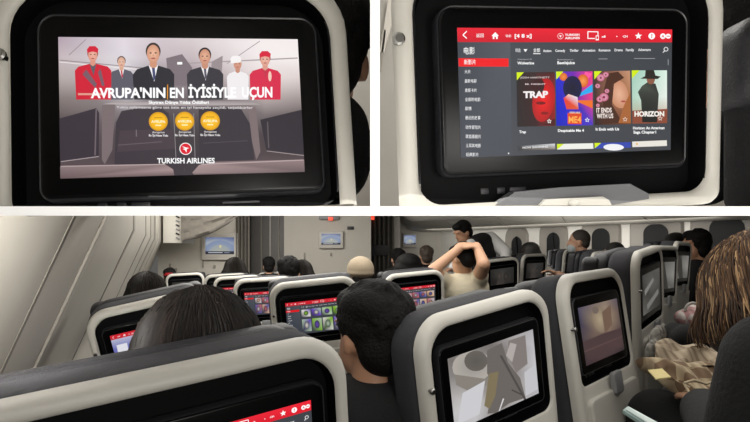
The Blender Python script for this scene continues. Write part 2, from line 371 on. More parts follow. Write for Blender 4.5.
def menu_picture(kind=0, em=1.0):
    p = Paint(Q_MENU)
    if kind == 3:
        p.grid(Q_MENU, [['#dfe2ee']*2, ['#7478c0']*2, ['#5a60b0']*2, ['#a8a8d8']*2])
    else:
        p.grid(Q_MENU, [['#4a4e55', '#44484e', '#3c4046'], ['#42464e', '#42464c', '#3e4248'], ['#3c4049', '#42454c', '#404349']])
        p.poly([(458, 41), (514, 42), (515.5, 155.5), (461.8, 158.9)], ['#40444d', '#565a62', '#3e434d', '#343a46'])
    p.poly([(457.5, 26), (675, 31.5), (675, 43.9), (458.2, 40.8)], ['#e81c30', '#ee2436', '#e0182c', '#d0142a'])
    W = '#ffffff'
    p.line(468, 29.8, 463.8, 33.6, 1.1, W); p.line(463.8, 33.6, 468, 37.2, 1.1, W)
    p.text('返回', 478, 36, 3, W, 486)
    p.poly([(494.3, 35), (498.2, 31.2), (502, 35.2), (500.8, 35.2), (500.8, 38.2), (499, 38.2), (499, 36), (497.3, 36), (497.3, 38.2), (495.6, 38.2), (495.6, 35.2)], W)
    p.text('导航', 509, 36.4, 2, W, 515, bold=False); p.text('[4 8 x]', 518.5, 37.2, 3.6, W, 536)
    bird(p, 565.5, 36.3, 3, ring=W); p.text('TURKISH', 570, 36.2, 2.1, W, 584.5); p.text('AIRLINES', 570, 39.4, 2.1, W, 585)
    for a in ((593, 32.3, 603, 32.6), (593, 39, 600, 39.2), (593, 32, 593, 39.3), (603, 32.4, 603, 36)): p.line(*a, .9, W)
    p.rect(600.8, 36.2, 603.8, 41, W); p.rect(601.4, 37, 603.2, 39.8, '#e0182c'); p.text('x8', 606.5, 38.4, 2, W, 610.5); p.rect(621, 37, 622, 38, W); p.text('·CH', 627, 38.6, 2, W, 632)
    p.star(642.5, 37.4, 3.6, W); p.ell(655.3, 37.6, 3.2, 3.2, W); p.text('?', 655.3, 39.4, 3.6, '#e0182c', center=True)
    p.ell(666, 37.9, 2.7, 2.7, W); p.ell(671, 38, 2.4, 2.4, W); p.text('A', 666, 39.2, 2.6, '#e0182c', center=True); p.line(669.5, 38, 672.5, 38, .8, '#e0182c')
    if kind == 3:
        p.rect(470, 60, 500, 100, '#f2f2fa'); p.rect(520, 80, 560, 130, '#8890d0'); return p.mesh('menu_picture', em)
    p.text('电影', 464.7, 53, 5.8, W, 476.5)
    p.poly([(459, 57.4), (512, 58.2), (512, 66.4), (459.3, 66)], '#f0141c'); p.text('新影片', 465, 63.6, 4, W, 477.5)
    for y, t, x1 in ((71.5, '大片', 472), (81, '最新电影', 478.5), (90.5, '奥斯卡片', 478.5), (99.8, '全部的电影', 482.5), (109, '剧情', 473), (118.4, '最近的故事', 482.5), (128, '动作冒险片', 482.8), (137.3, '家庭喜剧片', 483), (146.5, '土耳其电影', 483), (155.6, '经典影片', 480.5)):
        p.text(t, 465.5+(y-70)*.02, y+1.4, 2.9, '#f2f2f4', x1)
    p.ell(512, 153.5, .7, .7, W)
    p.text('筛选', 519, 51.6, 2.8, '#e8e8ea', 524.5); p.poly([(527.5, 49), (531.5, 49), (529.5, 52)], W); p.text('全部', 537.5, 51.8, 3, W, 544.5); p.line(537.5, 53.6, 545, 53.7, .7, W)
    for x0, x1, t in ((547.5, 556, 'Action'), (560, 570, 'Comedy'), (574.5, 583.5, 'Thriller'), (587, 600, 'Animation'), (603.5, 615, 'Romance'), (619, 627, 'Drama'), (630, 638, 'Family'), (642, 654, 'Adventure')): p.text(t, x0, 52, 2.4, '#ececee', x1)
    p.ell(668.6, 50.6, 2.2, 2.2, '#e8e8e8'); p.ell(668.6, 50.6, 1.5, 1.5, '#40444a'); p.line(667.2, 52.2, 665.6, 53.8, .8, '#e8e8e8')
    p.text('Deadpool &', 521.5, 59.7, 1.2, '#b8b8bc', 536, bold=False); p.text('Wolverine', 521, 64.3, 2.8, W, 538.3); p.text('Beetlejuice', 562, 60.4, 1.2, '#b8b8bc', 578, bold=False); p.text('Beetlejuice', 562, 64.3, 2.8, W, 579.5)
    p.line(603, 59.4, 612, 59.5, .6, '#a0a0a6'); p.line(638, 59.3, 658, 59.5, .6, '#a0a0a6'); p.line(670.5, 60, 670.5, 66, .6, '#a0a0a6')
    if kind == 0:
        # poster 1
        p.grid([(520, 72.4), (559.2, 72), (559.6, 125.4), (521, 126.8)], [['#2a2426', '#3a2828', '#4a2224'], ['#241c1e', '#3c1a1c', '#a01418'], ['#1c1618', '#34161a', '#8a1216']])
        p.ell(548, 100, 11.4, 22, '#f01a1c', '#b01016', rot=.15); p.ell(545, 103, 5, 1.6, '#7a0c10'); p.ell(549, 113, 4, 1.6, '#8a0c10'); p.ell(541, 88, 7, 10, '#3a1a1c', rot=.5)
        p.poly([(546, 124.8), (559.6, 118), (559.6, 125.4)], '#4a1216')
        p.text('JOSH HARTNETT', 524, 78.4, 1.7, '#e8dcdc', 554, bold=False); p.text('M. NIGHT', 529, 84.8, 1.4, '#e0d0d0', 550); p.text('TRAP', 527, 97.8, 6.2, '#f4eeee', 552.5, -.02, 2); p.star(553.5, 121, 2.6, W); p.star(553.5, 121, 1.5, '#6a1216')
        # poster 2
        p.grid([(560.3, 71.8), (597, 71.6), (597.2, 124.4), (560.8, 125.4)], [['#1a30d0', '#7a2ab0', '#f03a90'], ['#1420c8', '#4020b0', '#e83a80'], ['#0c18b8', '#2028c8', '#5038c0']])
        p.poly([(578, 98), (597, 84), (597, 92)], '#28a8f0'); p.poly([(578, 100), (597, 100), (597, 108)], '#f07028'); p.poly([(578, 96), (590, 72), (597, 74)], '#ff5aa0')
        p.ell(568, 77, 4, 4, '#f09048', '#d86020'); p.ell(587.5, 81, 5.5, 6.5, '#f6a050', '#d85a20'); p.ell(577, 88, 9.5, 12, '#14142c', '#1c1c48'); p.poly([(568, 98), (573, 94), (582, 97), (583, 109), (571, 109)], ['#e83a2a', '#f4d0b8', '#e8e0f0', '#e05830', '#d84838'])
        p.rect(572, 112.6, 586, 123.6, '#e04a20'); p.text('ME4', 573, 122, 6, '#ffb050', 585.5); p.text('DESPICABLE', 574, 113, 1.6, '#ffe0b0', 584.5); p.star(591.5, 119.4, 2.6, W); p.star(591.5, 119.4, 1.5, '#2030c0')
        # poster 3
        p.grid([(598.4, 71.6), (633.8, 71.2), (634.2, 122.8), (599, 124.2)], [['#3c2c2c', '#8a5a48', '#c89474'], ['#3a2826', '#a06a50', '#b07850'], ['#2c1e1c', '#5c3422', '#7a4628']])
        p.ell(623, 94, 9, 14, '#e6b294', '#c88a68', rot=-.2); p.poly([(612, 74), (622, 72), (628, 78), (618, 84), (616, 104), (626, 122), (606, 123), (608, 90)], '#4a2a1c'); p.poly([(628, 104), (634, 92), (634.2, 122), (622, 122)], '#a86434'); p.ell(627, 101, 2.4, .9, '#b04a48')
        for x, y, r in ((605, 78, 4), (610, 75, 3), (602, 86, 2.6), (608, 97, 4.6), (604, 99, 3.4), (611, 91, 2.4), (602, 105, 2)): p.ell(x, y, r, r*.9, '#f0b8cc', '#c0607e', 12); p.ell(x, y, r*.3, r*.3, '#8a3050')
        p.text('IT ENDS', 600.5, 112, 4.4, '#fbeee8', 615.5, -.02); p.text('WITH US', 600.8, 117.6, 4.4, '#fbeee8', 617, -.02); p.star(628.5, 118.4, 2.6, '#f4d8c8'); p.star(628.5, 118.4, 1.5, '#7a4428')
        # poster 4
        p.grid([(635.2, 71), (669, 71), (668.6, 121.6), (635.6, 122.6)], [['#9ecbb6', '#b6dac8', '#dcefe4'], ['#b4d6c4', '#cfe4d8', '#e8f0e8'], ['#b89a7c', '#c2a488', '#b88a6c']])
        p.poly([(635.5, 110), (669, 108), (668.6, 121.6), (635.6, 122.6)], '#8c4a34')
        p.poly([(645, 121), (644, 100), (641, 92), (645, 86), (651, 82), (658, 84), (661, 94), (659, 121)], ['#1c1e1c', '#2c302c', '#3a403a', '#4a5248', '#3a3e38', '#2a2c28', '#3a3c36', '#1c1c1a'])
        p.ell(653.5, 79.5, 4, 5, '#8a5a44'); p.poly([(643.5, 79), (648, 76.5), (648.5, 70.8), (656.5, 70.8), (658, 76), (663, 77), (660, 79.4)], '#2a241e')
        p.text('HORIZON', 637.5, 115.4, 4.6, '#f6f2ea', 666, -.015, 2); p.star(662, 117.2, 2.6, '#f4e8dc'); p.star(662, 117.2, 1.5, '#8c4a34')
        for x, y in ((520, 72.4), (560.3, 71.8), (598.4, 71.6), (635.2, 71)): p.poly([(x, y), (x+7.5, y-.1), (x+.2, y+8)], '#d6ee10')
        for t, x0, y, x1 in (('Trap', 522.6, 133.2, 529.6), ('Despicable Me 4', 562, 131.4, 588), ('It Ends with Us', 599.6, 129.6, 622.5), ('Horizon: An American', 636, 128, 666), ('Saga Chapter1', 636.3, 132, 658)): p.text(t, x0, y, 2.6, W, x1, -.02)
        p.poly([(521.4, 146), (559, 143), (559.2, 148.6), (521.6, 150.6)], ['#3a3c40', '#d8dade', '#8a8078', '#2c2e32']); p.text('NOW SHOWING', 526, 148.6, 2, '#e8e8ec', 552, -.06)
        p.poly([(561, 143.4), (597, 142), (597.3, 147.4), (561.2, 148.8)], '#eef0e8'); p.poly([(598.3, 141.8), (633.4, 140.4), (633.8, 145.6), (598.6, 147.2)], '#3448b0'); p.ell(617, 145.6, 10, 3.2, '#f2f2f6'); p.poly([(635, 139.8), (668, 138), (668.2, 143.4), (635.2, 145.2)], '#e8e4dc')
        p.ell(639.5, 142, .9, .9, '#f0b028'); p.poly([(561, 143.4), (568, 143.2), (561, 148.8)], '#d6ee10'); p.poly([(598.3, 141.8), (605, 141.6), (598.5, 147)], '#d6ee10')
    else:
        pals = [['#c8c4d0', '#8a6a9a', '#e8e6ec', '#90c830'], ['#e8e4e0', '#7050c0', '#b8d0b0', '#88c028'], ['#d0c8cc', '#c86a70', '#5a62b0', '#e8b890']][kind % 3]
        for r, (y0, y1) in enumerate(((61, 90), (99, 146))):
            for i in range(4):
                x0 = 520+i*38; c = pals[(i+r*2) % 4]; p.poly([(x0, y0), (x0+34, y0), (x0+34, y1), (x0, y1)], [c, pals[(i+1) % 4], c, '#30303a'])
                p.ell(x0+17, (y0+y1)/2, 9, (y1-y0)*.32, pals[(i+r+3) % 4], '#3a3440'); p.text('FILM', x0+6, y1-3, 4, '#ffffff', x0+27) if False else None
    return p.mesh('menu_picture', em)
Q2 = [(455, 354.5), (535, 324), (543, 397), (459.5, 440)]
def snow_picture():
    p = Paint(Q2)
    p.grid(Q2, [['#7a7470', '#8c8884', '#76706e', '#a8a4a4', '#b0aeb2'], ['#8a8684', '#6c6864', '#8a8480', '#8c8684', '#c0bec2'], ['#b2aeac', '#a8a4a2', '#807a76', '#948e8c', '#c8c6ca'], ['#c6c4c4', '#d0ced0', '#8c8682', '#a09a98', '#c2c0c4'], ['#b8b6b8', '#c2c0c2', '#8a8480', '#b4b0b0', '#b8b6ba']])
    p.ell(478, 364, 19, 18, '#9a958f', '#b2aca4', rot=-.3); p.ell(481.5, 357.5, 11, 11.5, '#5c5853', '#67625c'); p.poly([(461, 372), (490, 378), (500, 372), (496, 384), (474, 392), (462, 384)], '#88827a')
    p.poly([(492, 346), (506, 338), (512, 360), (524, 378), (530, 402), (514, 408), (500, 420), (492, 420), (498, 384), (492, 372)], '#6c6662'); p.poly([(512, 336), (528, 330), (531, 362), (520, 372), (512, 352)], '#827a76')
    p.poly([(494, 372), (503, 370), (500, 398), (494, 414), (489, 410)], '#807458'); p.line(505, 352, 530, 408, 2.2, '#504c4a'); p.line(508, 402, 504, 420, 1.4, '#d8d6d8'); p.poly([(514, 338), (520, 340), (516, 360), (510, 352)], '#b2aaa6')
    p.poly([(468, 394), (490, 380), (484, 420), (462, 432)], '#cfced2'); p.poly([(528, 372), (540, 362), (542, 392), (530, 400)], '#c6c6ca'); p.line(516, 392, 526, 398, 1.6, '#4a4644')
    return p.mesh('screen_picture', .95)
Q3 = [(583, 304), (618, 292.6), (627.7, 352.8), (590, 366)]
def dusk_picture(em=.6):
    p = Paint(Q3)
    p.grid(Q3, [['#5c5874', '#8c7c7c', '#a89484', '#6a6070'], ['#4a4660', '#a8947c', '#c0a88c', '#7a6660'], ['#5c5058', '#8a7468', '#a08674', '#6c5a58'], ['#544448', '#6c5652', '#6e5854', '#4c3e44'], ['#4a3a40', '#5a4448', '#544248', '#3c3038']])
    p.ell(602, 316, 7, 15, '#d0bc9c', '#a08c78', rot=-.2); p.ell(598, 306, 3, 4, '#8a7a70'); p.poly([(604, 308), (612, 300), (614, 322), (607, 332)], '#8a6e5c')
    p.poly([(586, 340), (604, 332), (624, 326), (626, 348), (592, 360)], '#5c4648'); p.line(588, 350, 626, 336, .8, '#7c605c')
    return p.mesh('screen_picture', em)
def grey_picture(k, em):
    p = Paint([(0, 0), (100, 0), (100, 56), (0, 56)])
    if k == 0:
        p.grid(p.quad, [['#4c4a48', '#5c5a56', '#686662'], ['#3c3a38', '#6c6a66', '#5a5854'], ['#5c5a56', '#4a4844', '#3a3834'], ['#787672', '#504e4a', '#33312e']])
        p.poly([(10, 22), (60, 10), (64, 15), (12, 30)], '#989692'); p.poly([(20, 44), (90, 30), (92, 38), (24, 52)], '#8c8a86')  # pale slanting bands: reflections painted on a switched-off screen
    elif k == 1:
        p.grid(p.quad, [['#55524e', '#8a8884'], ['#6c6a66', '#a4a29c'], ['#8c8a84', '#6a6864']]); p.poly([(0, 0), (28, 0), (60, 56), (20, 56), (0, 30)], '#3a3834')  # grey reflection painted over a switched-off screen
    else:
        p.grid(p.quad, [['#35332f', '#4a4846', '#3e3c3a'], ['#2e2c2a', '#5a5652', '#34322f'], ['#262423', '#3a3634', '#2a2826']]); p.ell(38, 26, 9, 16, '#6a6058', '#403a36'); p.ell(66, 30, 11, 14, '#5a5450', '#302c2a'); p.poly([(30, 40), (50, 36), (60, 56), (24, 56)], '#504a46')
    return p.mesh('screen_picture', em)

# ------------------------------------------------------------------ materials
M_RING = mat('seat_shell_plastic', '#c6c3ba', .42, var=.03, vscale=5)
M_RECESS = mat('recess_plastic', '#030304', .6, spec=.12)
M_BEZEL = mat('monitor_gloss', '#050506', .26, spec=.18)
M_RIM = mat('monitor_rim', '#26272a', .35)
M_FABRIC = mat('seat_fabric', '#333337', .85, bump=.5, bscale=500, var=.12, vscale=40)
M_LEATHER = mat('headrest_leather', '#1c1c20', .5, bump=.35, bscale=260)
M_METAL = mat('hook_metal', '#b8b8b4', .25, metal=1)
M_GREY = mat('grey_plastic', '#8e8f90', .45, var=.04)
M_DARK = mat('dark_plastic', '#232326', .5)
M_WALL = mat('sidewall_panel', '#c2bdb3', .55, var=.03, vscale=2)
M_WALLB = mat('bulkhead_laminate', '#c8c3b8', .6, var=.03, vscale=3)
M_TRIM = mat('wall_trim', '#c9c4bb', .45)
M_SEAM = mat('wall_seam', '#979288', .7)
M_WHITE = mat('white_paint', '#fafafa', .6)
M_FLOOR = mat('cabin_carpet', '#2c2c32', .95, bump=.6, bscale=400, var=.2, vscale=60)
M_CEIL = mat('ceiling_panel', '#a8a49c', .6, var=.03)
M_CURT = mat('curtain_cloth', '#746f67', .9, var=.1, vscale=20)
M_SKIN = mat('skin', '#c0957a', .5, var=.06, vscale=25)
M_SKIN2 = mat('skin_tan', '#b08468', .5, var=.06, vscale=25)
M_HAIR = mat('black_hair', '#0e0b09', .6, spec=.25, bump=.9, bscale=60, var=.4, vscale=30, stretch=(6, 6, .6))
M_HAIRB = mat('short_dark_hair', '#0d0b0a', .75, spec=.2, bump=1, bscale=140, var=.4, vscale=60)
M_BLACKC = mat('black_cloth', '#0e0e10', .9, bump=.5, bscale=200, var=.2, vscale=20)
M_NAVY = mat('dark_trousers', '#08090b', .95, bump=.5, bscale=240, var=.25, vscale=15)
M_CREAM = mat('cream_shirt', '#d8ceb4', .85, bump=.5, bscale=60, var=.06, vscale=10)

# ------------------------------------------------------------------ setting
TILT = (CY-211)/F                                       # added deck, tilted to be seen edge-on as a white dividing strip
def deck_z(Y, off=0): return EZ+TILT*Y+off
Y0, Y1 = .35, 1.62
HT = 9.4*Y0/F/2
bm = bmesh.new(); prism(bm, [(-.735, Y0, deck_z(Y0)-HT), (1.35, Y0, deck_z(Y0)-HT), (1.35, Y0, deck_z(Y0)+HT), (-.735, Y0, deck_z(Y0)+HT)], (0, .85, TILT*.85))
prism(bm, [(-.74, Y0+.85, deck_z(Y0+.85)-HT), (1.35, Y0+.85, deck_z(Y0+.85)-HT), (1.35, Y0+.85, deck_z(Y0+.85)+HT), (-.74, Y0+.85, deck_z(Y0+.85)+HT)], (0, Y1-Y0-.85, TILT*(Y1-Y0-.85)))
struct(obj('trim_1', bm, M_WHITE))
bm = bmesh.new(); XT = 9.6*Y0/F/2
prism(bm, [(-XT, Y0, deck_z(Y0)+HT), (XT, Y0, deck_z(Y0)+HT), (XT, Y1, deck_z(Y1)+HT), (-XT, Y1, deck_z(Y1)+HT)], (0, 0, .75))
struct(obj('wall_divider', bm, M_WHITE))  # added divider, edge-on so only its white front edge shows
bm = bmesh.new(); prism(bm, [(-.85, Y1, deck_z(Y1)-.01), (1.35, Y1, deck_z(Y1)-.01), (1.35, Y1, 2.4), (-.85, Y1, 2.4)], (0, .02, 0))
struct(obj('wall_upper', bm, mat('upper_wall', '#aaa69f', .6, var=.03)))

WX = lambda Y: -.92-.346*(Y-1.9) if Y > 1.25 else -.695
def lean(z): return 0 if z > 1.46 else -.47*(1.46-z) if z > .7 else -.357
YS = [-.9, 0, .6, 1.0, 1.25]+[1.25+.5*k for k in range(1, 14)]+[8.05]
ZS = [0, .4, .7, .9, 1.1, 1.3, 1.46, 1.7, 2.0, 2.4]
bm = bmesh.new(); V = [[bm.verts.new((WX(y)+lean(z), y, z)) for z in ZS] for y in YS]
for i in range(len(YS)-1):
    for j in range(len(ZS)-1): bm.faces.new((V[i][j], V[i+1][j], V[i+1][j+1], V[i][j+1]))
ext = bmesh.ops.extrude_face_region(bm, geom=bm.faces[:])
for v in ext['geom']:
    if isinstance(v, bmesh.types.BMVert): v.co.x -= .04
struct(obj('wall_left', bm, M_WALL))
RA, RB = Vector((1.3, 11.0)), Vector((4.5, 6.7)); RD = (RB-RA).normalized(); RN = Vector((RD.y, -RD.x))  # RN towards the cabin?
if RN.dot(Vector((0, 0))-RA) < 0: RN = -RN
def rw(s, d=0): p = RA+RD*s+RN*d; return p
def slab(name, a, b, z0, z1, t, m):
    a, b = Vector(a), Vector(b); n = Vector((-(b-a).y, (b-a).x)).normalized()*t; bm = bmesh.new()
    prism(bm, [(a.x, a.y, z0), (b.x, b.y, z0), (b.x, b.y, z1), (a.x, a.y, z1)], (n.x, n.y, 0)); return struct(obj(name, bm, m))
END = rw(13.0)
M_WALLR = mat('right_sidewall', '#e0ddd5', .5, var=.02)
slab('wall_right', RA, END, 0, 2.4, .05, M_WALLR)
slab('wall_front_left', (-3.1, 8), (at(240, 250, 8).x, 8), 0, 2.4, .05, M_WALLB)
slab('wall_front', (at(284, 250, 8.6).x, 8.6), (at(371, 250, 8.6).x, 8.6), 0, 2.4, .05, M_WALLB)
slab('wall_front_right', (at(399, 250, 11).x, 11), (1.3, 11), 0, 2.4, .05, M_WALLB)
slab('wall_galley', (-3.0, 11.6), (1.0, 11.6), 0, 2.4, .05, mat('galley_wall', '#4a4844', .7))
slab('wall_back', (-.75, -.95), (END.x+.2, -.95), 0, 2.4, .05, M_WALLB)
bm = bmesh.new(); box(bm, (2.5, 5.3, -.02), (13, 13.2, .04)); struct(obj('floor', bm, M_FLOOR))
bm = bmesh.new(); box(bm, (2.5, 5.3, 2.42), (13, 13.2, .04)); struct(obj('ceiling', bm, M_CEIL))
# panel joints of the left wall; those further forward are added grey streaks
k = 0
for y, wdt, m, prot in ((1.90, .07, M_TRIM, .012), (1.985, .012, mat('wall_groove', '#6a655e', .7), .004), (3.05, .10, M_SEAM, .005), (4.1, .09, M_SEAM, .004), (4.75, .12, M_SEAM, .004), (5.4, .13, M_SEAM, .004), (6.1, .14, M_SEAM, .004), (1.42, .03, M_SEAM, .003)):
    bm = bmesh.new(); zz = [.75, .95, 1.15, 1.3, 1.4, 1.46]+([1.55, 1.7, 1.9] if y > Y1+.05 else [])
    L = []
    for z in zz:
        a = Vector((WX(y)+lean(z), y, z)); b = Vector((WX(y+wdt)+lean(z), y+wdt, z)); n = Vector((.94, -.34, 0))*prot
        if y > 2.2 and m is M_SEAM and y != 2.9: b = a.lerp(b, max(.12, min(1, (z-.95)/.55)))
        L.append([a-n*.3, b-n*.3, b+n, a+n])
    loft(bm, L, True, True); k += 1
    struct(obj('trim_%d' % (k+1), bm, m))
# windows in the right wall
M_SHADE = mat('window_glass_dark', '#17181a', .55, spec=.2); M_ALC = mat('window_reveal', '#8b867e', .5)  # reveals greyer than the wall: recess shade put into the colour
def wall_s(px):
    t = (px-CX)/F                                        # x = t*y
    den = RD.x-t*RD.y; return (t*RA.y-RA.x)/den
for i, (px, yt, yb) in enumerate(((517, 237, 256), (553.5, 233, 256), (601, 229, 256), (656, 225, 254), (727, 219, 252), (808, 214, 250))):
    s = wall_s(px); c = rw(s); Y = c.y; zt = EZ+(CY-yt)*Y/F; zb = zt-.52
    ang = math.atan2(RD.y, RD.x)
    r = empty('window_%d' % (i+1), (c.x, c.y, 0), ang); r['kind'] = 'structure'
    hw = (.10, .11, .135, .16, .19, .2)[i]
    def wl(hw_, top, bot, rt, rb, y): return [Vector((p.x, -y, p.z)) for p in rrect(hw_, top, bot, rt, rb, 8)]
    bm = bmesh.new()
    loft(bm, [wl(hw*2+.05, zt+.19, zb-.1, .2, .1, .004), wl(hw*2+.02, zt+.16, zb-.08, .2, .1, .035), wl(hw+.02, zt+.02, zb-.02, .13, .1, .012), wl(hw, zt, zb, .13, .1, .006)])
    obj('window_frame', bm, M_ALC, r)
    bm = bmesh.new(); loft(bm, [wl(hw+.01, zt+.01, zb-.01, .13, .1, .008), wl(hw+.01, zt+.01, zb-.01, .13, .1, .014)], True, True); obj('window_pane', bm, M_SHADE, r)
# overhead bins along the right wall
M_BIN = mat('bin_plastic', '#b0aca3', .5, var=.03)
for i in range(5):
    s0 = -.2+i*1.15; bm = bmesh.new(); prof = [(0, 1.78), (.30, 1.70), (.62, 1.74), (.78, 1.86), (.80, 2.05), (.70, 2.34), (0, 2.34)]
    a = rw(s0+.01); pts = [(a.x+RN.x*d, a.y+RN.y*d, z) for d, z in prof]; prism(bm, pts, (RD.x*1.13, RD.y*1.13, 0))
    t = obj('overhead_bin', bm, M_BIN, smooth=50)
    tag(t, ['closed grey overhead bin at the front corner beside the small wall monitor', 'closed grey overhead bin above the standing crew member', 'closed grey overhead bin above the second dark window from the front',
            'closed grey overhead bin above the middle dark window', 'closed grey overhead bin above the rear dark windows'][i], 'overhead bin', 'overhead bins along the right wall')

# ------------------------------------------------------------------ seats
def Rl(rec, roll): return Matrix.Rotation(rec, 4, 'X') @ Matrix.Rotation(roll, 4, 'Y')
def arch(hw, top, bot, rt, n=8, y=0):
    return [Vector((hw, y, bot))]+rrect(hw, top, bot, rt, .01, n, y)[:2*(n+1)]+[Vector((-hw, y, bot+.013))]
def shell_mesh(bo, bi, rbo=.03, rbi=.03, open_=False, up=False, e=0):
    if open_:
        ol = lambda d, y: arch(.216-d, .18-d, bo, .080-d, 8, y); il = lambda d, y: arch(.194+d, .152+d, bo, .062+d, 8, y)
    else:
        ol = lambda d, y: rrect(.216+e-d, .18-d, bo+d, .080-d, max(rbo-d, .002), 8, y)
        il = lambda d, y: rrect((.194 if up else .190)+e+d, .152+d, bi-d, .062+d, rbi, 8, y)
    bm = bmesh.new()
    tail = [ol(.011, -.001), ol(.004, .003), ol(.001, .008), ol(0, .014), ol(.003, .019)] if up else [ol(.020, -.001), ol(.011, .001), ol(.004, .006), ol(0, .015), ol(0, .030), ol(.02, .033)]
    loft(bm, [il(-.0005, .006), il(.001, .002), il(.004, 0)]+tail, closed=not open_)
    me = bpy.data.meshes.new('seat_shell'); bmesh.ops.recalc_face_normals(bm, faces=bm.faces); bm.to_mesh(me); bm.free(); me.materials.append(M_RING)
    me.polygons.foreach_set('use_smooth', [True]*len(me.polygons)); me.set_sharp_from_angle(angle=math.radians(40)); return me
def meshof(bm, m, smooth=40):
    o = obj('x', bm, m, smooth=smooth); me = o.data; bpy.data.objects.remove(o); return me
SHELL = shell_mesh(-.56, -.135)
EW = .085
SHELL_WIDE = shell_mesh(-.56, -.135, e=EW)
SHELL_AD = shell_mesh(-.131, -.123, .003, .003, True, True)
SHELL_MENU = shell_mesh(-.150, -.132, .02, .03, False, True)
def recess_mesh(b, e=0):
    bm = bmesh.new(); loft(bm, [rrect(.191+e, .1525, b, .0625, .02, 8, .0045), rrect(.185+e, .146, b+.004, .058, .02, 8, .028), rrect(.1, .08, b+.07, .04, .02, 8, .0285)], False, True); return meshof(bm, M_RECESS)
def mon_mesh(b): return meshof(pad(.167, .108, b, .020, .012, .004, .026, .004), M_BEZEL)
RECESS, RECESS_UP = recess_mesh(-.137), recess_mesh(-.131)
RECESS_WIDE = recess_mesh(-.137, EW)
MON, MON_UP = mon_mesh(-.104), mon_mesh(-.104)
def rim_mesh():
    bm = bmesh.new(); f = lambda d, y: rrect(.1675+d, .1085+d, -.1045-d, .0205+d, .0125+d, 8, y)
    loft(bm, [f(-.0015, .0085), f(-.0012, .0062), f(.0005, .0055), f(.0018, .0075), f(.0018, .024)]); return meshof(bm, M_RIM)
RIM = rim_mesh()
BACK = meshof(pad(.220, .179, -.52, .086, .05, .031, .120, .022), M_FABRIC)
BACK_WIDE = meshof(pad(.220+EW, .179, -.52, .086, .05, .031, .120, .022), M_FABRIC)
BACK_UP = meshof(pad(.20, .165, -.105, .08, .02, .033, .08, .015), M_FABRIC)
def headrest_mesh(e=0):
    bm = pad(.205+e, .172, -.06, .07, .05, .122, .195, .028)
    for s in (-1, 1):
        b2 = pad(.035, .160, -.03, .03, .03, 0, .07, .02)
        for v in b2.verts: v.co = Vector((v.co.x+s*(.178+e), v.co.y+.155, v.co.z))
        me = bpy.data.meshes.new('t'); b2.to_mesh(me); b2.free(); bm.from_mesh(me); bpy.data.meshes.remove(me)
    return meshof(bm, M_LEATHER)
HEAD = headrest_mesh(); HEAD_WIDE = headrest_mesh(EW)
def hook_mesh():
    bm = bmesh.new(); lathe(bm, [(.0001, .012), (.005, .012), (.0072, .0095), (.0072, .006), (.0045, .004), (.0045, -.004)], Matrix.Rotation(math.pi/2, 4, 'X'), 14); return meshof(bm, M_METAL)
HOOK = hook_mesh()
def tray_mesh():
    bm = pad(.178, -.17, -.43, .02, .02, -.014, .004, .006); return meshof(bm, M_RING)
TRAY = tray_mesh()
def latch_mesh():
    bm = pad(.03, -.122, -.186, .01, .01, -.024, -.008, .004)
    return meshof(bm, M_GREY)
LATCH = latch_mesh()
M_PORT = mat('port_plastic', '#2e2f32', .4)
def port(c, sz):
    bm = bmesh.new(); box(bm, c, sz, min(sz)*.3); return meshof(bm, M_PORT)
SLOT = port((.062, .0275, -.119), (.046, .003, .0025)); JACK = port((-.105, .0275, -.118), (.011, .004, .008)); USB = port((-.060, .0275, -.118), (.022, .003, .007))
PAN = meshof(pad(.215, 0, -.12, .03, .04, .09, .54, .035), M_FABRIC)
def arm_mesh():
    bm = bmesh.new(); box(bm, (0, .30, 0), (.042, .36, .045), .012); box(bm, (0, .14, -.14), (.03, .05, .26), .008); return meshof(bm, M_DARK)
ARM = arm_mesh()
PICS = {}
def pic(k):
    if k not in PICS:
        PICS[k] = (ad_picture() if k == 'ad' else menu_picture(0, 1.0) if k == 'menu' else menu_picture(int(k[4:]), .8) if k.startswith('menu') else snow_picture() if k == 'snow' else dusk_picture() if k == 'dusk' else grey_picture(int(k[4:]), .6 if k != 'grey2' else .5))
    return PICS[k]
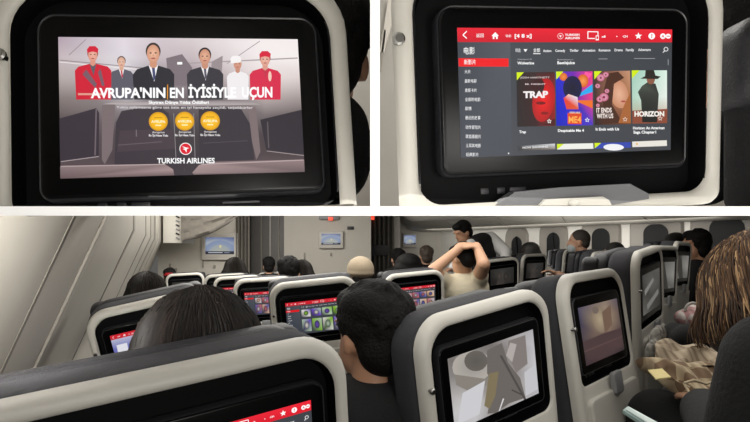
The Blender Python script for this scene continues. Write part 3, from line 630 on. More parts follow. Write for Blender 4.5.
def seat(key, pose, picture, label, upper=None, vs=1.0, ring=(0, 1)):
    x, y, zc, yaw, rec, roll = pose
    base = 0 if not upper else deck_z(y, HT)
    r = empty('airline_seat', (x, y, base), yaw, label, 'seat', 'seats in the cabin rows' if not upper else 'seat backs with lit screens')
    mb = Matrix.Translation((0, 0, zc-base)) @ Rl(rec, roll)
    P = lambda n, me, mw=mb, par=r: obj(n, me, None, par, mw)
    mr_ = mb @ Matrix.Translation((ring[0], 0, 0)) @ Matrix.Diagonal((ring[1], 1, 1, 1))
    wide = key == 's1'
    if wide: mr_ = mb @ Matrix.Translation((-EW, 0, 0))
    P('seat_shell', SHELL_WIDE if wide else {None: SHELL, 'ad': SHELL_AD, 'menu': SHELL_MENU}[upper], mr_)
    P('screen_recess', RECESS_UP if upper == 'ad' else RECESS_WIDE if wide else RECESS, mr_)
    mon = P('monitor', MON, mb @ Matrix.Diagonal((1, 1, vs, 1)))
    P('screen', pic(picture), Matrix.Translation((0, .0036, 0)), mon); P('bezel_rim', RIM, Matrix.Identity(4), mon)
    P('seat_back', BACK_UP if upper else BACK_WIDE if wide else BACK, mr_ if wide else mb)
    P('coat_hook', HOOK, (mr_ @ Matrix.Translation((-EW, 0, 0)) if wide else mb) @ Matrix.Translation((-.218 if key == 'TR' else -.204, .0, .060 if upper else .028)))
    if upper or key in ('s1', 's2', 's3'):
        P('card_slot', SLOT); P('charging_port', USB); P('headphone_jack', JACK); P('headphone_jack', JACK, mb @ Matrix.Translation((.022, 0, 0)))
    if upper: return r
    P('headrest', HEAD_WIDE if wide else HEAD, mr_ if wide else mb)
    t = P('tray_table', TRAY); P('latch', LATCH, Matrix.Identity(4), t)
    pz = zc-.60
    P('seat_cushion', PAN, Matrix.Translation((0, 0, pz)))
    for s in (-1, 1):
        P('armrest', ARM, Matrix.Translation((s*.232, .02, pz+.20)))
        bm = bmesh.new(); box(bm, (s*.15, .3, (pz-.12)/2), (.05, .30, pz-.10), .01); box(bm, (s*.15, .3, .012), (.07, .42, .024), .005); obj('pedestal', bm, M_DARK, r)
    return r

AD_VS, MENU_VS = 1.071, .93
POSE_MENU = (.242, .692, 1.546, .196, .101, -.067)
seat('TL', (-.236, .691, 1.529, .154, -.091, -.05), 'ad', 'cream framed seat back whose screen shows a smiling airline crew and a white slogan', 'ad', AD_VS, (-.007, 1))
seat('TR', POSE_MENU, 'menu', 'cream framed seat back whose screen shows a red film menu with four posters', 'menu', MENU_VS, (.001, 1.025))
SEATS = {
 'N': ((1.93, 4.75, 1.16, .80, .12, -.05), 'grey2', 'seat half hidden between the oblique grey screen seats and the man in a face mask'),
 's1': ((-.218, .826, 1.014, .579, .089, -.107), 'menu', 'nearest seat, at bottom left, with only the right end of its red menu bar showing'),
 's2': ((.285, 1.304, 1.053, .620, .004, -.143), 'snow', 'seat at bottom centre whose screen shows a pale grey snowy film scene'),
 's3': ((.684, 1.675, 1.111, .801, -.137, -.035), 'dusk', 'seat with a brownish film on its screen, right of the one with the snowy film'),
 's4': ((1.166, 2.352, 1.179, .888, -.002, -.090), 'grey0', 'narrow oblique seat with a dull grey screen, first beyond the brownish film screen'),
 's5': ((1.776, 3.396, 1.196, .813, .038, .004), 'grey1', 'oblique seat with a grey screen, second beyond the brownish film screen'),
 's6': ((2.215, 4.021, 1.229, .836, .072, .016), 'grey1', 'farthest oblique seat with a grey screen, beside the brown haired woman'),
 'A': ((-.285, 2.725, 1.027, .221, .164, -.094), 'menu1', 'seat with red film menu half hidden by the head of the short haired man'),
 'B': ((-.821, 2.103, .988, .385, .212, -.214), 'menu3', 'seat by the left wall with a blue violet screen behind long dark hair'),
 'C': ((-.779, 3.980, .973, .207, .10, -.05), 'menu2', 'seat with red topped screen just right of the nearest long dark hair'),
 'D': ((-1.224, 5.031, .936, .205, .10, -.05), 'menu2', 'seat partly hidden by the red topped screen seat right of long dark hair'),
 'E': ((-1.459, 5.513, .933, .203, .10, -.04), 'grey2', 'seat below the left wall monitor, farthest of three overlapping seats'),
 'G': ((-.501, 6.770, .875, .155, .10, -.05), 'grey2', 'seat with a white arched rim just left of the beige cap'),
 'F': ((-1.396, 7.710, .869, .154, .10, -.04), 'grey2', 'small distant seat in front of the grey galley curtain'),
 'H': ((.278, 3.818, 1.021, .276, .168, -.088), 'menu2', 'seat with a dark red film menu right behind the man in the cream shirt'),
 'I': ((.756, 8.482, .974, .251, .10, -.04), 'grey2', 'small distant seat left of the raised elbow of the man in cream'),
 'J': ((1.287, 5.652, 1.084, .424, .116, -.094), 'grey2', 'seat with a dim film screen just right of the man in the cream shirt'),
 'K': ((1.745, 6.109, 1.126, .652, .098, -.018), 'grey2', 'dim screen seat between the cream shirted man and the masked man, second rightwards'),
 'L': ((2.28, 6.42, 1.175, .746, .097, -.017), 'grey2', 'dim screen seat directly left of the man in a face mask'),
 'M': ((-2.2, 6.5, .90, .203, .10, -.05), 'grey2', 'distant seat by the left wall under the red headband'),
}
for k_, (pose, pc, lb) in SEATS.items(): seat(k_, pose, pc, lb)
# ------------------------------------------------------------------ front of the cabin
def wall_monitor(px0, py0, px1, py1, Y, label, k):
    a, b = at(px0, py0, Y), at(px1, py1, Y); c = (a+b)/2; hw, hh = (b.x-a.x)/2, (a.z-b.z)/2
    r = empty('wall_monitor', (c.x, Y, c.z), 0, label, 'monitor', 'cabin monitors on the bulkheads')
    o = obj('monitor_frame', pad(hw, hh, -hh, .02, .02, -.05, .0, .012), M_TRIM, r)
    p = Paint([(0, 0), (100, 0), (100, 56), (0, 56)], hw*.78, hh*.62)
    p.grid(p.quad, [['#5a6a9c', '#7484b4', '#6a7aac', '#54648e'], ['#a8b6c8', '#c6ccc8', '#c2cacc', '#98a6c0'], ['#9aa8a8', '#c8c4a4', '#b4bcb0', '#8e9cb4'], ['#7a86a0', '#98a4a4', '#8c98a6', '#6c7898']])
    p.ell(50, 60, 62, 50, '#b8c0c0', '#8c9cc0', 28); p.ell(50, 66, 44, 42, '#c4c4ae', '#a8b2b8', 28); p.rect(0, 46, 100, 56, '#2c3040'); p.rect(10, 49, 60, 52, '#c8ccd8'); p.rect(66, 49, 84, 52, '#8c94a8'); p.ell(52, 30, 4, 5, '#e8dcae')
    obj('screen', p.mesh('map_picture', .75), None, r, Matrix.Translation((0, -.0512, .05*hh)))
    return r
wall_monitor(202.5, 233, 239, 260, 7.98, 'large wall monitor with a blue map on the left bulkhead', 0)
wall_monitor(319, 231, 343.5, 248.5, 8.58, 'wall monitor with a map on the central white bulkhead', 1)
wall_monitor(402.5, 233, 417, 247.5, 10.98, 'smallest wall monitor, on the bulkhead beside the right curtain', 2)
def curtain(name, x0, x1, Y, z0, z1, m, label, pleats=7, amp=.05, cat='curtain'):
    bm = bmesh.new(); n = pleats*8; L = []
    for d in (0, .012):
        for z in ([z0, z1] if d == 0 else [z1, z0]):
            L.append([Vector((x0+(x1-x0)*i/n, Y+d+amp*math.sin(2*math.pi*pleats*i/n+.4*math.sin(i*.7)), z)) for i in range(n+1)])
    loft(bm, L+[L[0]], closed=False); return tag(obj(name, bm, m, smooth=80), label, cat)
curtain('curtain', at(236, 0, 7.9).x, at(250, 0, 7.9).x, 7.9, 0, 2.39, M_CURT, 'grey pleated curtain hanging right of the large left monitor', 4)
M_DOOR = mat('galley_door', '#6f6c69', .5, var=.05)
bm = bmesh.new(); xa, xb = at(251, 0, 8.9).x, at(286, 0, 8.9).x; box(bm, ((xa+xb)/2, 8.93, 1.19), (xb-xa, .04, 2.36), .006); r = obj('door_1', bm, M_DOOR); r['kind'] = 'structure'
for k in range(3):
    bm = bmesh.new(); xx = xa+(xb-xa)*(.3+.25*k); box(bm, (xx, 8.9, 1.2), (.02, .03, 2.3), .004); obj('door_rib', bm, M_TRIM if k == 1 else M_SEAM, r)
curtain('curtain', at(371, 0, 9.6).x, at(394, 0, 9.6).x, 9.6, 0, 2.39, mat('curtain_grey', '#67635d', .9, var=.1, vscale=20), 'dark grey pleated curtain beside the smallest wall monitor', 5)
bm = bmesh.new(); xa, xb = at(393, 0, 9.9).x, at(400, 0, 9.9).x; box(bm, ((xa+xb)/2, 9.95, 1.19), (xb-xa, .1, 2.38), .01); struct(obj('trim_20', bm, M_TRIM))
# swagged drape and louvred locker at the upper left
bm = bmesh.new(); rows = []
tp = [(181, 210), (195, 209), (210, 208), (225, 207), (240, 206)]; bt = [(181, 241), (196, 238.5), (212, 233), (228, 224), (240, 214)]
for k in range(9):
    row = []
    for i in range(33):
        u = i/32*4; a = int(min(u, 3)); f = u-a
        X = [(q[a][0]*(1-f)+q[a+1][0]*f, q[a][1]*(1-f)+q[a+1][1]*f) for q in (tp, bt)]
        px = X[0][0]*(1-k/8)+X[1][0]*k/8; py = X[0][1]*(1-k/8)+X[1][1]*k/8
        row.append(at(px, py, 7.12+.025*math.sin(k*2.3+i*.12)))
    rows.append(row)
loft(bm, rows+[[p+Vector((0, .02, 0)) for p in r_] for r_ in reversed(rows)]+[rows[0]], closed=False)
tag(obj('drape', bm, M_CURT, smooth=80), 'grey drape swagged across the ceiling above the large left monitor', 'drape')
a = at(163, 243, 7.2); b = at(182, 205, 7.2); t = empty('locker', ((a.x+b.x)/2, 7.2, a.z), 0, 'pale locker with slanted louvres at the top of the left bulkhead', 'locker')
bm = bmesh.new(); box(bm, (0, .25, (b.z-a.z)/2), (b.x-a.x, .5, b.z-a.z), .01); obj('locker_body', bm, mat('locker_white', '#d8d4ca', .45), t)
for k in range(8):
    bm = bmesh.new(); box(bm, (.07, -.008, .06+k*.055), (.05, .02, .018), .003, Matrix.Rotation(.5, 3, 'Y')); obj('louvre', bm, M_DARK if k % 2 else M_GREY, t)
# exit lamp on the central bulkhead
t = empty('exit_lamp', at(329, 219, 8.58), 0, 'small red exit lamp at the top of the central bulkhead', 'lamp')
bm = bmesh.new(); box(bm, (0, -.03, .02), (.30, .06, .06), .01); obj('lamp_body', bm, M_GREY, t)
mr = bpy.data.materials.new('red_lamp_lens'); mr.use_nodes = True; q = mr.node_tree.nodes['Principled BSDF']; q.inputs['Base Color'].default_value = (.6, .03, .02, 1); q.inputs['Emission Color'].default_value = (1, .08, .04, 1); q.inputs['Emission Strength'].default_value = 1.3
bm = bmesh.new(); box(bm, (.03, -.065, .0), (.07, .02, .05), .006); obj('lens', bm, mr, t)
t = obj('exit_lamp', box(bmesh.new(), at(372.5, 218, 9.53), (.06, .05, .06), .01), mr); tag(t, 'tiny red lamp above the dark grey curtain on the right', 'lamp')
# small fittings on the bulkheads
for px, py, Y, w_, h_, lb in ((350.5, 228, 8.59, .10, .05, 'small dark label plate at the upper right of the central bulkhead'), (378, 250.5, 9.53, .36, .18, 'dark notice plate low on the right curtain')):
    bm = bmesh.new(); box(bm, at(px, py, Y), (w_, .02, h_), .004); tag(obj('notice_plate', bm, M_DARK), lb, 'plate')
for i, (px, py, Y) in enumerate(((203, 264, 7.99), (214.5, 266.5, 7.99), (170, 267, 7.99), (176, 270, 7.99), (304.5, 256, 8.59), (331, 254.5, 8.59))):
    bm = bmesh.new(); c = at(px, py, Y); box(bm, c, (.03 if i % 2 else .022, .03, .05 if i % 2 else .10), .006)
    tag(obj('wall_latch', bm, M_SEAM), ['small grey latch left below the large left monitor', 'small round latch right below the large left monitor', 'slim latch on the left bulkhead above the red headband', 'round latch on the left bulkhead above the red headband', 'slim latch left below the central monitor', 'latch straight below the central monitor'][i], 'latch')

# ------------------------------------------------------------------ people
def RZ(a): return Matrix.Rotation(a, 3, 'Z')
def hand(bm, wr, fwd, up, side, s=1.0, curl=.5):
    """wrist, finger direction, back-of-hand normal, side = +1 thumb to the +cross side"""
    wr, f, u = Vector(wr), Vector(fwd).normalized(), Vector(up).normalized(); u = (u-f*u.dot(f)).normalized(); x = f.cross(u)*side
    R = Matrix((x, f, u)).transposed(); P = lambda a, b, c: wr+R @ Vector((a*s, b*s, c*s))
    ell(bm, P(0, .045, 0), (.040*s, .052*s, .017*s), R, 2)
    for k, (xo, ln) in enumerate(((.030, .070), (.010, .080), (-.011, .074), (-.030, .058))):
        a = P(xo, .085, .0); b = P(xo*1.1, .085+ln*.55, -ln*.28*curl); c = P(xo*1.1, .085+ln*.85, -ln*.85*curl)
        cap(bm, a, .0095*s, b, .0088*s); cap(bm, b, .0088*s, c, .0078*s)
    a = P(.030, .018, -.004); b = P(.062, .052, -.016); c = P(.066, .085, -.028); cap(bm, a, .013*s, b, .011*s); cap(bm, b, .011*s, c, .009*s)
def head(bm, c, R):
    c = Vector(c); E = lambda p, r, sub=3: ell(bm, c+R @ Vector(p), r, R, sub)
    E((0, -.008, .02), (.076, .096, .100)); E((0, .030, -.045), (.060, .066, .078)); E((0, .058, -.095), (.030, .028, .022), 2)
    E((0, .100, -.022), (.012, .020, .018), 2); cap(bm, c+R @ Vector((0, .092, .018)), .009, c+R @ Vector((0, .104, -.02)), .011)
    E((.024, .088, -.066), (.018, .012, .008), 2); E((-.024, .088, -.066), (.018, .012, .008), 2); E((.03, .082, .032), (.026, .014, .009), 2); E((-.03, .082, .032), (.026, .014, .009), 2)
    for s in (-1, 1): E((s*.079, -.005, -.018), (.011, .020, .032), 2)
def hair_short(c, R, m, full=1.0, nape=True):
    bm = bmesh.new(); c = Vector(c); E = lambda p, r: ell(bm, c+R @ Vector(p), [x*full for x in r], R, 3)
    E((0, -.020, .036), (.086, .098, .098)); E((0, .035, .085), (.070, .055, .040)); E((-.045, -.03, .075), (.05, .075, .05)); E((.04, -.05, .06), (.05, .06, .06))
    if nape: E((0, -.055, -.025), (.074, .058, .075))
    rnd = random.Random(int(full*1000)+13)
    for i in range(170):
        a, e = rnd.uniform(-math.pi-.7, .7), rnd.uniform(-.25, 1.45); w_ = rnd.uniform(.12, .3); j = rnd.uniform(-.25, .25)
        P = lambda e_, a_, k: c+R @ (Vector((.083*math.cos(e_)*math.cos(a_), -.016+.098*math.cos(e_)*math.sin(a_), .036+.098*math.sin(e_)))*(full*k))
        if e-w_*1.6 < -.35 and math.sin(a) > -.45: continue
        cap(bm, P(e, a, .99), .011, P(e-w_*1.6, a+j, rnd.uniform(1.03, 1.10)), .0045)
    return blob(bm, m, .006, 1, 'hair')
def hair_bob(c, R, m, w_=1.0, drop=.16):
    bm = bmesh.new(); c = Vector(c); E = lambda p, r: ell(bm, c+R @ Vector(p), r, R, 3)
    E((0, -.025, .035), (.100*w_, .108, .100)); E((0, -.055, -.03), (.118*w_, .075, .10)); E((0, -.06, -.03-drop*.5), (.124*w_, .065, .07+drop*.5))
    for s in (-1, 1): E((s*.092*w_, .0, -.06), (.028, .05, .12))
    return blob(bm, m, .011, 4, 'hair')
PROTO = {}
def H_BOB_(): return globals().get('H_BOB', 0)
def seated_meshes(skin, shirt, key, hy=0, lean_=0):
    """body, shirt and trousers of a passenger sitting upright; head centre (0,0,1.22)"""
    if key in PROTO: return PROTO[key]
    b, s, t = bmesh.new(), bmesh.new(), bmesh.new(); R = RZ(hy)
    head(b, (0, 0, 1.22), R); cap(b, (0, -.02, 1.16), .052, (0, -.02, 1.05), .058)
    for bm, g in ((b, 0), (s, .016)):
        cap(bm, (-.09, 0, 1.0), .095+g, (.09, 0, 1.0), .095+g); cap(bm, (0, 0, .98), .135+g, (0, 0, .66), .13+g)
        cap(bm, (-.07, 0, .9), .10+g, (.07, 0, .9), .10+g); cap(bm, (-.06, .0, .62), .10+g, (.06, 0, .62), .10+g)
        for x in (-1, 1):
            cap(bm, (x*.155, 0, 1.0), .060+g, (x*.195, .05, .76), .045+g); cap(bm, (x*.195, .05, .76), .045+g, (x*.12, .24, .665), .030+g*.8)
    for x in (-1, 1): hand(b, (x*.117, .25, .662), (-x*.3, 1, -.05), (0, 0, 1), -x, curl=.35)
    for bm, g in ((b, 0), (t, .014)):
        for x in (-1, 1):
            cap(bm, (x*.085, .02, .565), .088+g, (x*.11, .44, .57), .062+g); cap(bm, (x*.11, .44, .57), .060+g, (x*.11, .47, .12), .040+g)
    cap(t, (-.07, 0, .57), .115, (.07, 0, .57), .115)
    for x in (-1, 1): cap(b, (x*.11, .46, .05), .040, (x*.115, .62, .035), .030)
    PROTO[key] = (blob(b, skin, .010, 3, 'body'), blob(s, shirt, .013, 3, 'shirt'), blob(t, M_NAVY, .014, 3, 'trousers')); return PROTO[key]
def seated(px, py, Y, yaw, label, hair, skin=None, shirt=None, key='base', hy=0, scale=None, group='seated passengers'):
    c = at(px, py, Y); sc = scale or c.z/1.22
    r = empty('person', (c.x, c.y, c.z-1.22*sc), yaw, label, 'person', group); r.scale = (sc,)*3
    bo, sh, tr = seated_meshes(skin or M_SKIN, shirt or M_BLACKC, key, hy)
    bo_ = obj('body', bo, None, r); obj('shirt', sh, None, r); obj('trousers', tr, None, r)
    if hair: obj('hair', hair, None, r)
    if hair is H_BOB_():
        if 0 not in ST: ST[0] = strands((0, -.03, 1.235), I3, 300, .16, 1, ['#14100d', '#0d0b09', '#1f1914'], 'hair', 8, .0023, .9, True, (.108, .116, .112))
        obj('hair_strand_layer', ST[0], None, r)
    return r
I3 = Matrix.Identity(3)
H_SHORT = hair_short((0, 0, 1.22), I3, M_HAIRB); H_BOB = hair_bob((0, 0, 1.22), I3, M_HAIR); H_WIDE = hair_bob((0, 0, 1.22), I3, M_HAIR, 1.35, .08); ST = {}
def strands(root_c, R, n, length, width, cols, name, seed, rad=.0022, flare=1.0, back=True, crown=(.088, .10, .10), m='hair_strands'):
    rnd = random.Random(seed); bm = bmesh.new(); lay = bm.loops.layers.float_color.new('Col'); root_c = Vector(root_c)
    for i in range(n):
        a = rnd.uniform(-math.pi, 0) if back else rnd.uniform(0, 2*math.pi)
        if rnd.random() < .25: a = rnd.uniform(-math.pi-.5, .5)
        el0 = math.pi/2*(1-rnd.random()**1.6*.9); pts = []
        L = length*rnd.uniform(.75, 1.0); jx, jy = rnd.gauss(0, .006), rnd.gauss(0, .006)
        for k in range(9):
            u = k/8
            if u < .42:
                e = el0*(1-u/.42); rr = 1.03+.03*rnd.random()
                p = Vector((crown[0]*math.cos(e)*math.cos(a)*rr, crown[1]*math.cos(e)*math.sin(a)*rr, crown[2]*math.sin(e)*rr))
            else:
                v = (u-.42)/.58; fl = 1+.30*flare*math.sin(v*2.2)
                p = Vector((crown[0]*fl*math.cos(a)*1.05+jx*v*2, crown[1]*fl*math.sin(a)*1.05+jy*v*2, -L*v))
            pts.append(root_c+R @ p)
        c = Vector(hexc(rnd.choice(cols))[:3])*rnd.uniform(.7, 1.3)
        tube(bm, pts, [rad*rnd.uniform(.8, 1.4)*(1 if k < 7 else .5) for k in range(9)], 4, (c.x, c.y, c.z, 1), lay)
    return meshof(bm, colmat(m, 0, .55), 80)

# nearest passenger, long dark hair, in the nearest seat
def long_hair_passenger():
    r = seated(196, 353, 1.10, .58, 'person with long dark hair sitting in the nearest seat at bottom left', None, key='base')
    bm = bmesh.new(); E = lambda p, q: ell(bm, p, q, None, 3)
    E((0, -.02, 1.245), (.112, .115, .105)); E((0, -.045, 1.17), (.132, .10, .12)); E((0, -.06, 1.05), (.148, .085, .17))
    for s in (-1, 1): E((s*.11, .0, 1.10), (.04, .06, .16))
    obj('hair', blob(bm, M_HAIR, .010, 5, 'hair'), None, r)
    obj('hair_strand_layer', strands((0, -.03, 1.215), I3, 420, .30, 1, ['#110d0b', '#0c0a08', '#17120f', '#1f1814'], 'hair', 3, .0021, 1.0, True, (.128, .118, .140)), None, r)
long_hair_passenger()
# short haired man between the two nearest screens
r = seated(370, 334, 1.36, .36, 'short black haired man in black, left of the snowy film seat', hair_short((0, 0, 1.22), RZ(.36), M_HAIRB, 1.03), M_SKIN2, M_BLACKC, 'turned', .36)
# the rest of the seated heads
seated(147, 293, 3.1, .35, 'dark haired head by the left wall, above the blue violet screen seat', H_BOB)
p_ = seated(170, 277, 6.9, .25, 'distant head with a red headband by the left bulkhead', H_SHORT)
bm = bmesh.new(); loft(bm, [[Vector((1.03*.089*math.cos(a)*(1 if abs(h) < .02 else .97), -.02+1.03*.101*math.sin(a), 1.265+h)) for a in [2*math.pi*i/24 for i in range(24)]] for h in (-.022, -.01, .01, .022)]); obj('headband', bm, mat('red_band', '#b01c22', .7), p_)
seated(235, 269, 5.8, .2, 'round dark head below the large left monitor', H_BOB)
seated(269, 266, 7.6, .2, 'small dark head in front of the grey galley door', H_SHORT)
seated(289, 273, 4.3, .15, 'dark head above the red topped screens, left one of a close pair', H_SHORT)
seated(302, 272, 5.5, .15, 'dark head above the red topped screens, right one of a close pair', H_BOB)
seated(398, 259, 7.2, .2, 'small dark head below the dark grey curtain', H_SHORT)
seated(408, 266, 5.6, .2, 'wide dark hair seen from behind left of the raised elbow', H_WIDE)
seated(426, 256, 7.6, .2, 'grey brown short haired head below the smallest wall monitor', hair_short((0, 0, 1.22), I3, mat('brown_hair', '#4a3f36', .6, bump=.8, bscale=140)), M_SKIN2)
seated(500, 256, 7.3, .4, 'wide dark hair in front of the standing crew member', H_WIDE)
seated(529, 252, 7.9, .5, 'wide dark hair below the second dark window from the front', H_WIDE)
seated(695, 246, 5.0, .9, 'dark haired head at the right below the rear windows', H_SHORT, M_SKIN2, None, 'turned2', 1.0)
seated(613, 253, 7.2, .9, 'wide dark hair right of the man in a face mask', H_WIDE)
seated(673, 246, 6.2, .9, 'wide dark hair beside the middle dark window at right', H_WIDE)
# man in a cap
bm = bmesh.new(); ell(bm, (0, -.05, 1.185), (.078, .055, .06)); NAPE = blob(bm, M_HAIRB, .008, 2, 'hair')
p_ = seated(360, 275, 4.1, .3, 'man in a beige cap and dark hooded top, in front of the central bulkhead', NAPE, None, mat('hooded_top', '#2b242c', .9, bump=.5, bscale=150), 'cap', .3)
bm = bmesh.new(); ell(bm, (0, -.014, 1.268), (.103, .118, .098)); ell(bm, (0, -.012, 1.238), (.106, .12, .045))
obj('cap', blob(bm, mat('cap_cloth', '#a3947e', .9, bump=.4, bscale=120, var=.06), .008, 3, 'cap'), None, p_)
bm = bmesh.new(); loft(bm, [[Vector((.075*math.sin(a), .085+.075*math.cos(a), 1.225+.0*i)) for a in [(-1.2+2.4*i/12) for i in range(13)]], [Vector((.070*math.sin(a), .075+.03*math.cos(a), 1.236)) for a in [(-1.2+2.4*i/12) for i in range(13)]]], closed=False)
obj('cap_peak', bm, MATS['cap_cloth'], p_)
bm = bmesh.new(); cap(bm, (-.07, -.05, 1.105), .08, (.13, -.05, 1.10), .085); obj('hood', blob(bm, MATS['hooded_top'], .01, 3, 'hood'), None, p_)

def custom_person(label, root, skin, parts):
    r = empty('person', root, 0, label, 'person'); o = Vector(root)
    for nm, bm, m, vx in parts:
        for v in bm.verts: v.co = v.co-o
        obj(nm, blob(bm, m, vx, 3, nm), None, r)
    return r
# man in a cream shirt, hands on his head
b, s, t, h = bmesh.new(), bmesh.new(), bmesh.new(), bmesh.new(); HC = Vector((.655, 4.2, 1.285)); R = RZ(.7) @ Matrix.Rotation(-.35, 3, 'X')
head(b, HC, R); cap(b, HC+Vector((.02, .02, -.07)), .052, HC+Vector((.035, .03, -.17)), .06)
SL, SR, EL, ER = Vector((.52, 4.17, 1.10)), Vector((.775, 4.26, 1.09)), Vector((.42, 4.02, 1.205)), Vector((.772, 3.98, 1.25)); WL, WR_ = Vector((.625, 4.09, 1.37)), Vector((.748, 4.12, 1.38))
for bm, g in ((b, 0), (s, .018)):
    cap(bm, (.58, 4.2, 1.06), .095+g, (.76, 4.25, 1.06), .09+g); cap(bm, (.66, 4.22, 1.03), .14+g, (.67, 4.25, .80), .13+g)
    cap(bm, SL, .062+g, SL.lerp(EL, .45 if g else 1), .048+g); cap(bm, SR, .062+g, SR.lerp(ER, .45 if g else 1), .048+g)
cap(b, EL, .046, WL, .031); cap(b, ER, .046, WR_, .031); hand(b, WL, (.9, 0, .15), (-.1, -.4, .9), -1, 1.05, .6); hand(b, WR_, (-.9, 0, .1), (.1, -.4, .9), 1, 1.05, .6)
for bm, g in ((b, 0), (t, .015)):
    cap(bm, (.62, 4.25, .78), .11+g, (.76, 4.25, .78), .11+g)
    for x in (-.085, .085): cap(bm, (.69+x, 4.25, .76), .088+g, (.66+x, 4.40, .46), .062+g); cap(bm, (.66+x, 4.40, .46), .06+g, (.69+x, 4.27, .09), .042+g)
for x in (-.085, .085): cap(b, (.69+x, 4.27, .045), .042, (.65+x, 4.42, .035), .032)
cc = HC+R @ Vector((0, -.020, .034))
ell(h, cc, (.086, .10, .094), R); ell(h, HC+R @ Vector((0, -.055, -.02)), (.074, .058, .07), R); ell(h, HC+R @ Vector((0, .03, .085)), (.07, .055, .035), R)
custom_person('man in a cream shirt with both hands clasped on his dark hair', (.69, 4.25, 0), M_SKIN, [('body', b, mat('skin_light', '#c69a7c', .5), .009), ('shirt', s, M_CREAM, .012), ('trousers', t, M_NAVY, .014), ('hair', h, M_HAIRB, .009)])
# crew member bending over the seats
b, s, v_, t, h = (bmesh.new() for _ in range(5)); HC = Vector((.965, 6.15, 1.545)); R = RZ(2.0) @ Matrix.Rotation(-.45, 3, 'X')
head(b, HC, R); cap(b, HC+Vector((.03, .02, -.06)), .05, (1.08, 6.22, 1.43), .06)
A1, A2 = Vector((1.05, 6.1, 1.40)), Vector((1.29, 6.28, 1.47))
for bm, g in ((b, 0), (s, .014), (v_, .026)):
    cap(bm, A1.lerp(A2, .25), .078+g, A1.lerp(A2, .62), .078+g); cap(bm, (1.18, 6.22, 1.36), .125+g, (1.26, 6.28, 1.02), .12+g)
for bm, g in ((b, 0), (s, .016)):
    cap(bm, A1, .06+g, (.92, 6.0, 1.24), .046+g); cap(bm, (.92, 6.0, 1.24), .046+g, (.82, 5.9, 1.16), .032+g)
    cap(bm, A2, .075+g, (1.43, 6.12, 1.33), .052+g); cap(bm, (1.43, 6.12, 1.33), .05+g, (1.40, 6.0, 1.18), .032+g)
hand(b, (.81, 5.89, 1.155), (-.7, -.6, -.2), (0, 0, 1), 1); hand(b, (1.40, 6.0, 1.17), (0, -1, -.3), (0, 0, 1), -1)
for bm, g in ((b, 0), (t, .015)):
    cap(bm, (1.2, 6.3, .98), .105+g, (1.34, 6.3, .98), .105+g)
    for x in (-.085, .085): cap(bm, (1.27+x, 6.3, .92), .088+g, (1.27+x, 6.28, .50), .06+g); cap(bm, (1.27+x, 6.28, .50), .058+g, (1.27+x, 6.33, .09), .04+g)
for x in (-.085, .085): cap(b, (1.27+x, 6.33, .045), .042, (1.24+x, 6.18, .035), .032)
ell(h, HC+R @ Vector((0, -.022, .036)), (.088, .10, .10), R); ell(h, HC+R @ Vector((0, -.055, -.02)), (.075, .055, .07), R); ell(h, HC+R @ Vector((0, .04, .085)), (.072, .055, .04), R)
custom_person('crew member in a dark waistcoat and white shirt bending over the seats', (1.27, 6.3, 0), M_SKIN2, [('body', b, M_SKIN2, .010), ('shirt', s, mat('white_shirt', '#d9d8d6', .8, bump=.3, bscale=60), .012), ('waistcoat', v_, M_BLACKC, .012), ('trousers', t, M_NAVY, .014), ('hair', h, M_HAIRB, .009)])
# man in a face mask, looking left
b, s, t, h, k_ = (bmesh.new() for _ in range(5)); HC = Vector((2.02, 5.55, 1.43)); R = RZ(1.25)
head(b, HC, R); cap(b, HC+Vector((.02, -.01, -.07)), .055, HC+Vector((.05, 0, -.2)), .065)
for bm, g in ((b, 0), (s, .016)):
    cap(bm, (2.07, 5.42, 1.18), .09+g, (2.10, 5.64, 1.18), .09+g); cap(bm, (2.09, 5.53, 1.15), .14+g, (2.12, 5.55, .78), .13+g)
    cap(bm, (2.04, 5.36, 1.18), .06+g, (1.92, 5.30, 1.02), .047+g); cap(bm, (2.12, 5.72, 1.18), .06+g, (2.03, 5.80, .95), .047+g)
cap(b, (1.92, 5.30, 1.02), .046, (1.76, 5.36, 1.12), .032); cap(b, (2.03, 5.8, .95), .046, (1.85, 5.7, 1.0), .032)
hand(b, (1.755, 5.365, 1.125), (-.9, .1, .25), (0, .2, 1), 1); hand(b, (1.845, 5.7, 1.0), (-1, 0, 0), (0, 0, 1), 1)
for bm, g in ((b, 0), (t, .015)):
    cap(bm, (2.12, 5.47, .72), .11+g, (2.12, 5.62, .72), .11+g)
    for y in (-.09, .09): cap(bm, (2.1, 5.54+y, .70), .088+g, (1.74, 5.62+y, .70), .062+g); cap(bm, (1.74, 5.62+y, .70), .06+g, (1.72, 5.62+y, .09), .042+g)
for y in (-.09, .09): cap(b, (1.72, 5.62+y, .045), .042, (1.58, 5.62+y, .035), .032)
ell(h, HC+R @ Vector((0, -.016, .034)), (.081, .096, .092), R); ell(h, HC+R @ Vector((0, -.05, -.012)), (.073, .055, .06), R)
ell(k_, HC+R @ Vector((0, .052, -.062)), (.062, .058, .052), R)
custom_person('man in a pale face mask and dark top, looking left', (2.1, 5.55, 0), M_SKIN, [('body', b, M_SKIN, .009), ('shirt', s, M_BLACKC, .012), ('trousers', t, M_NAVY, .014), ('hair', h, mat('cropped_hair', '#3b342e', .7, bump=.6, bscale=160), .008), ('face_mask', k_, mat('mask_paper', '#a9b2b4', .8), .007)])
bm = bmesh.new(); box(bm, (2.16, 5.56, .30), (.42, .46, .60), .03); r = empty('jump_seat', (2.16, 5.56, 0), 0, 'dark low seat under the man in a face mask', 'seat'); 
for v in bm.verts: v.co -= Vector((2.16, 5.56, 0))
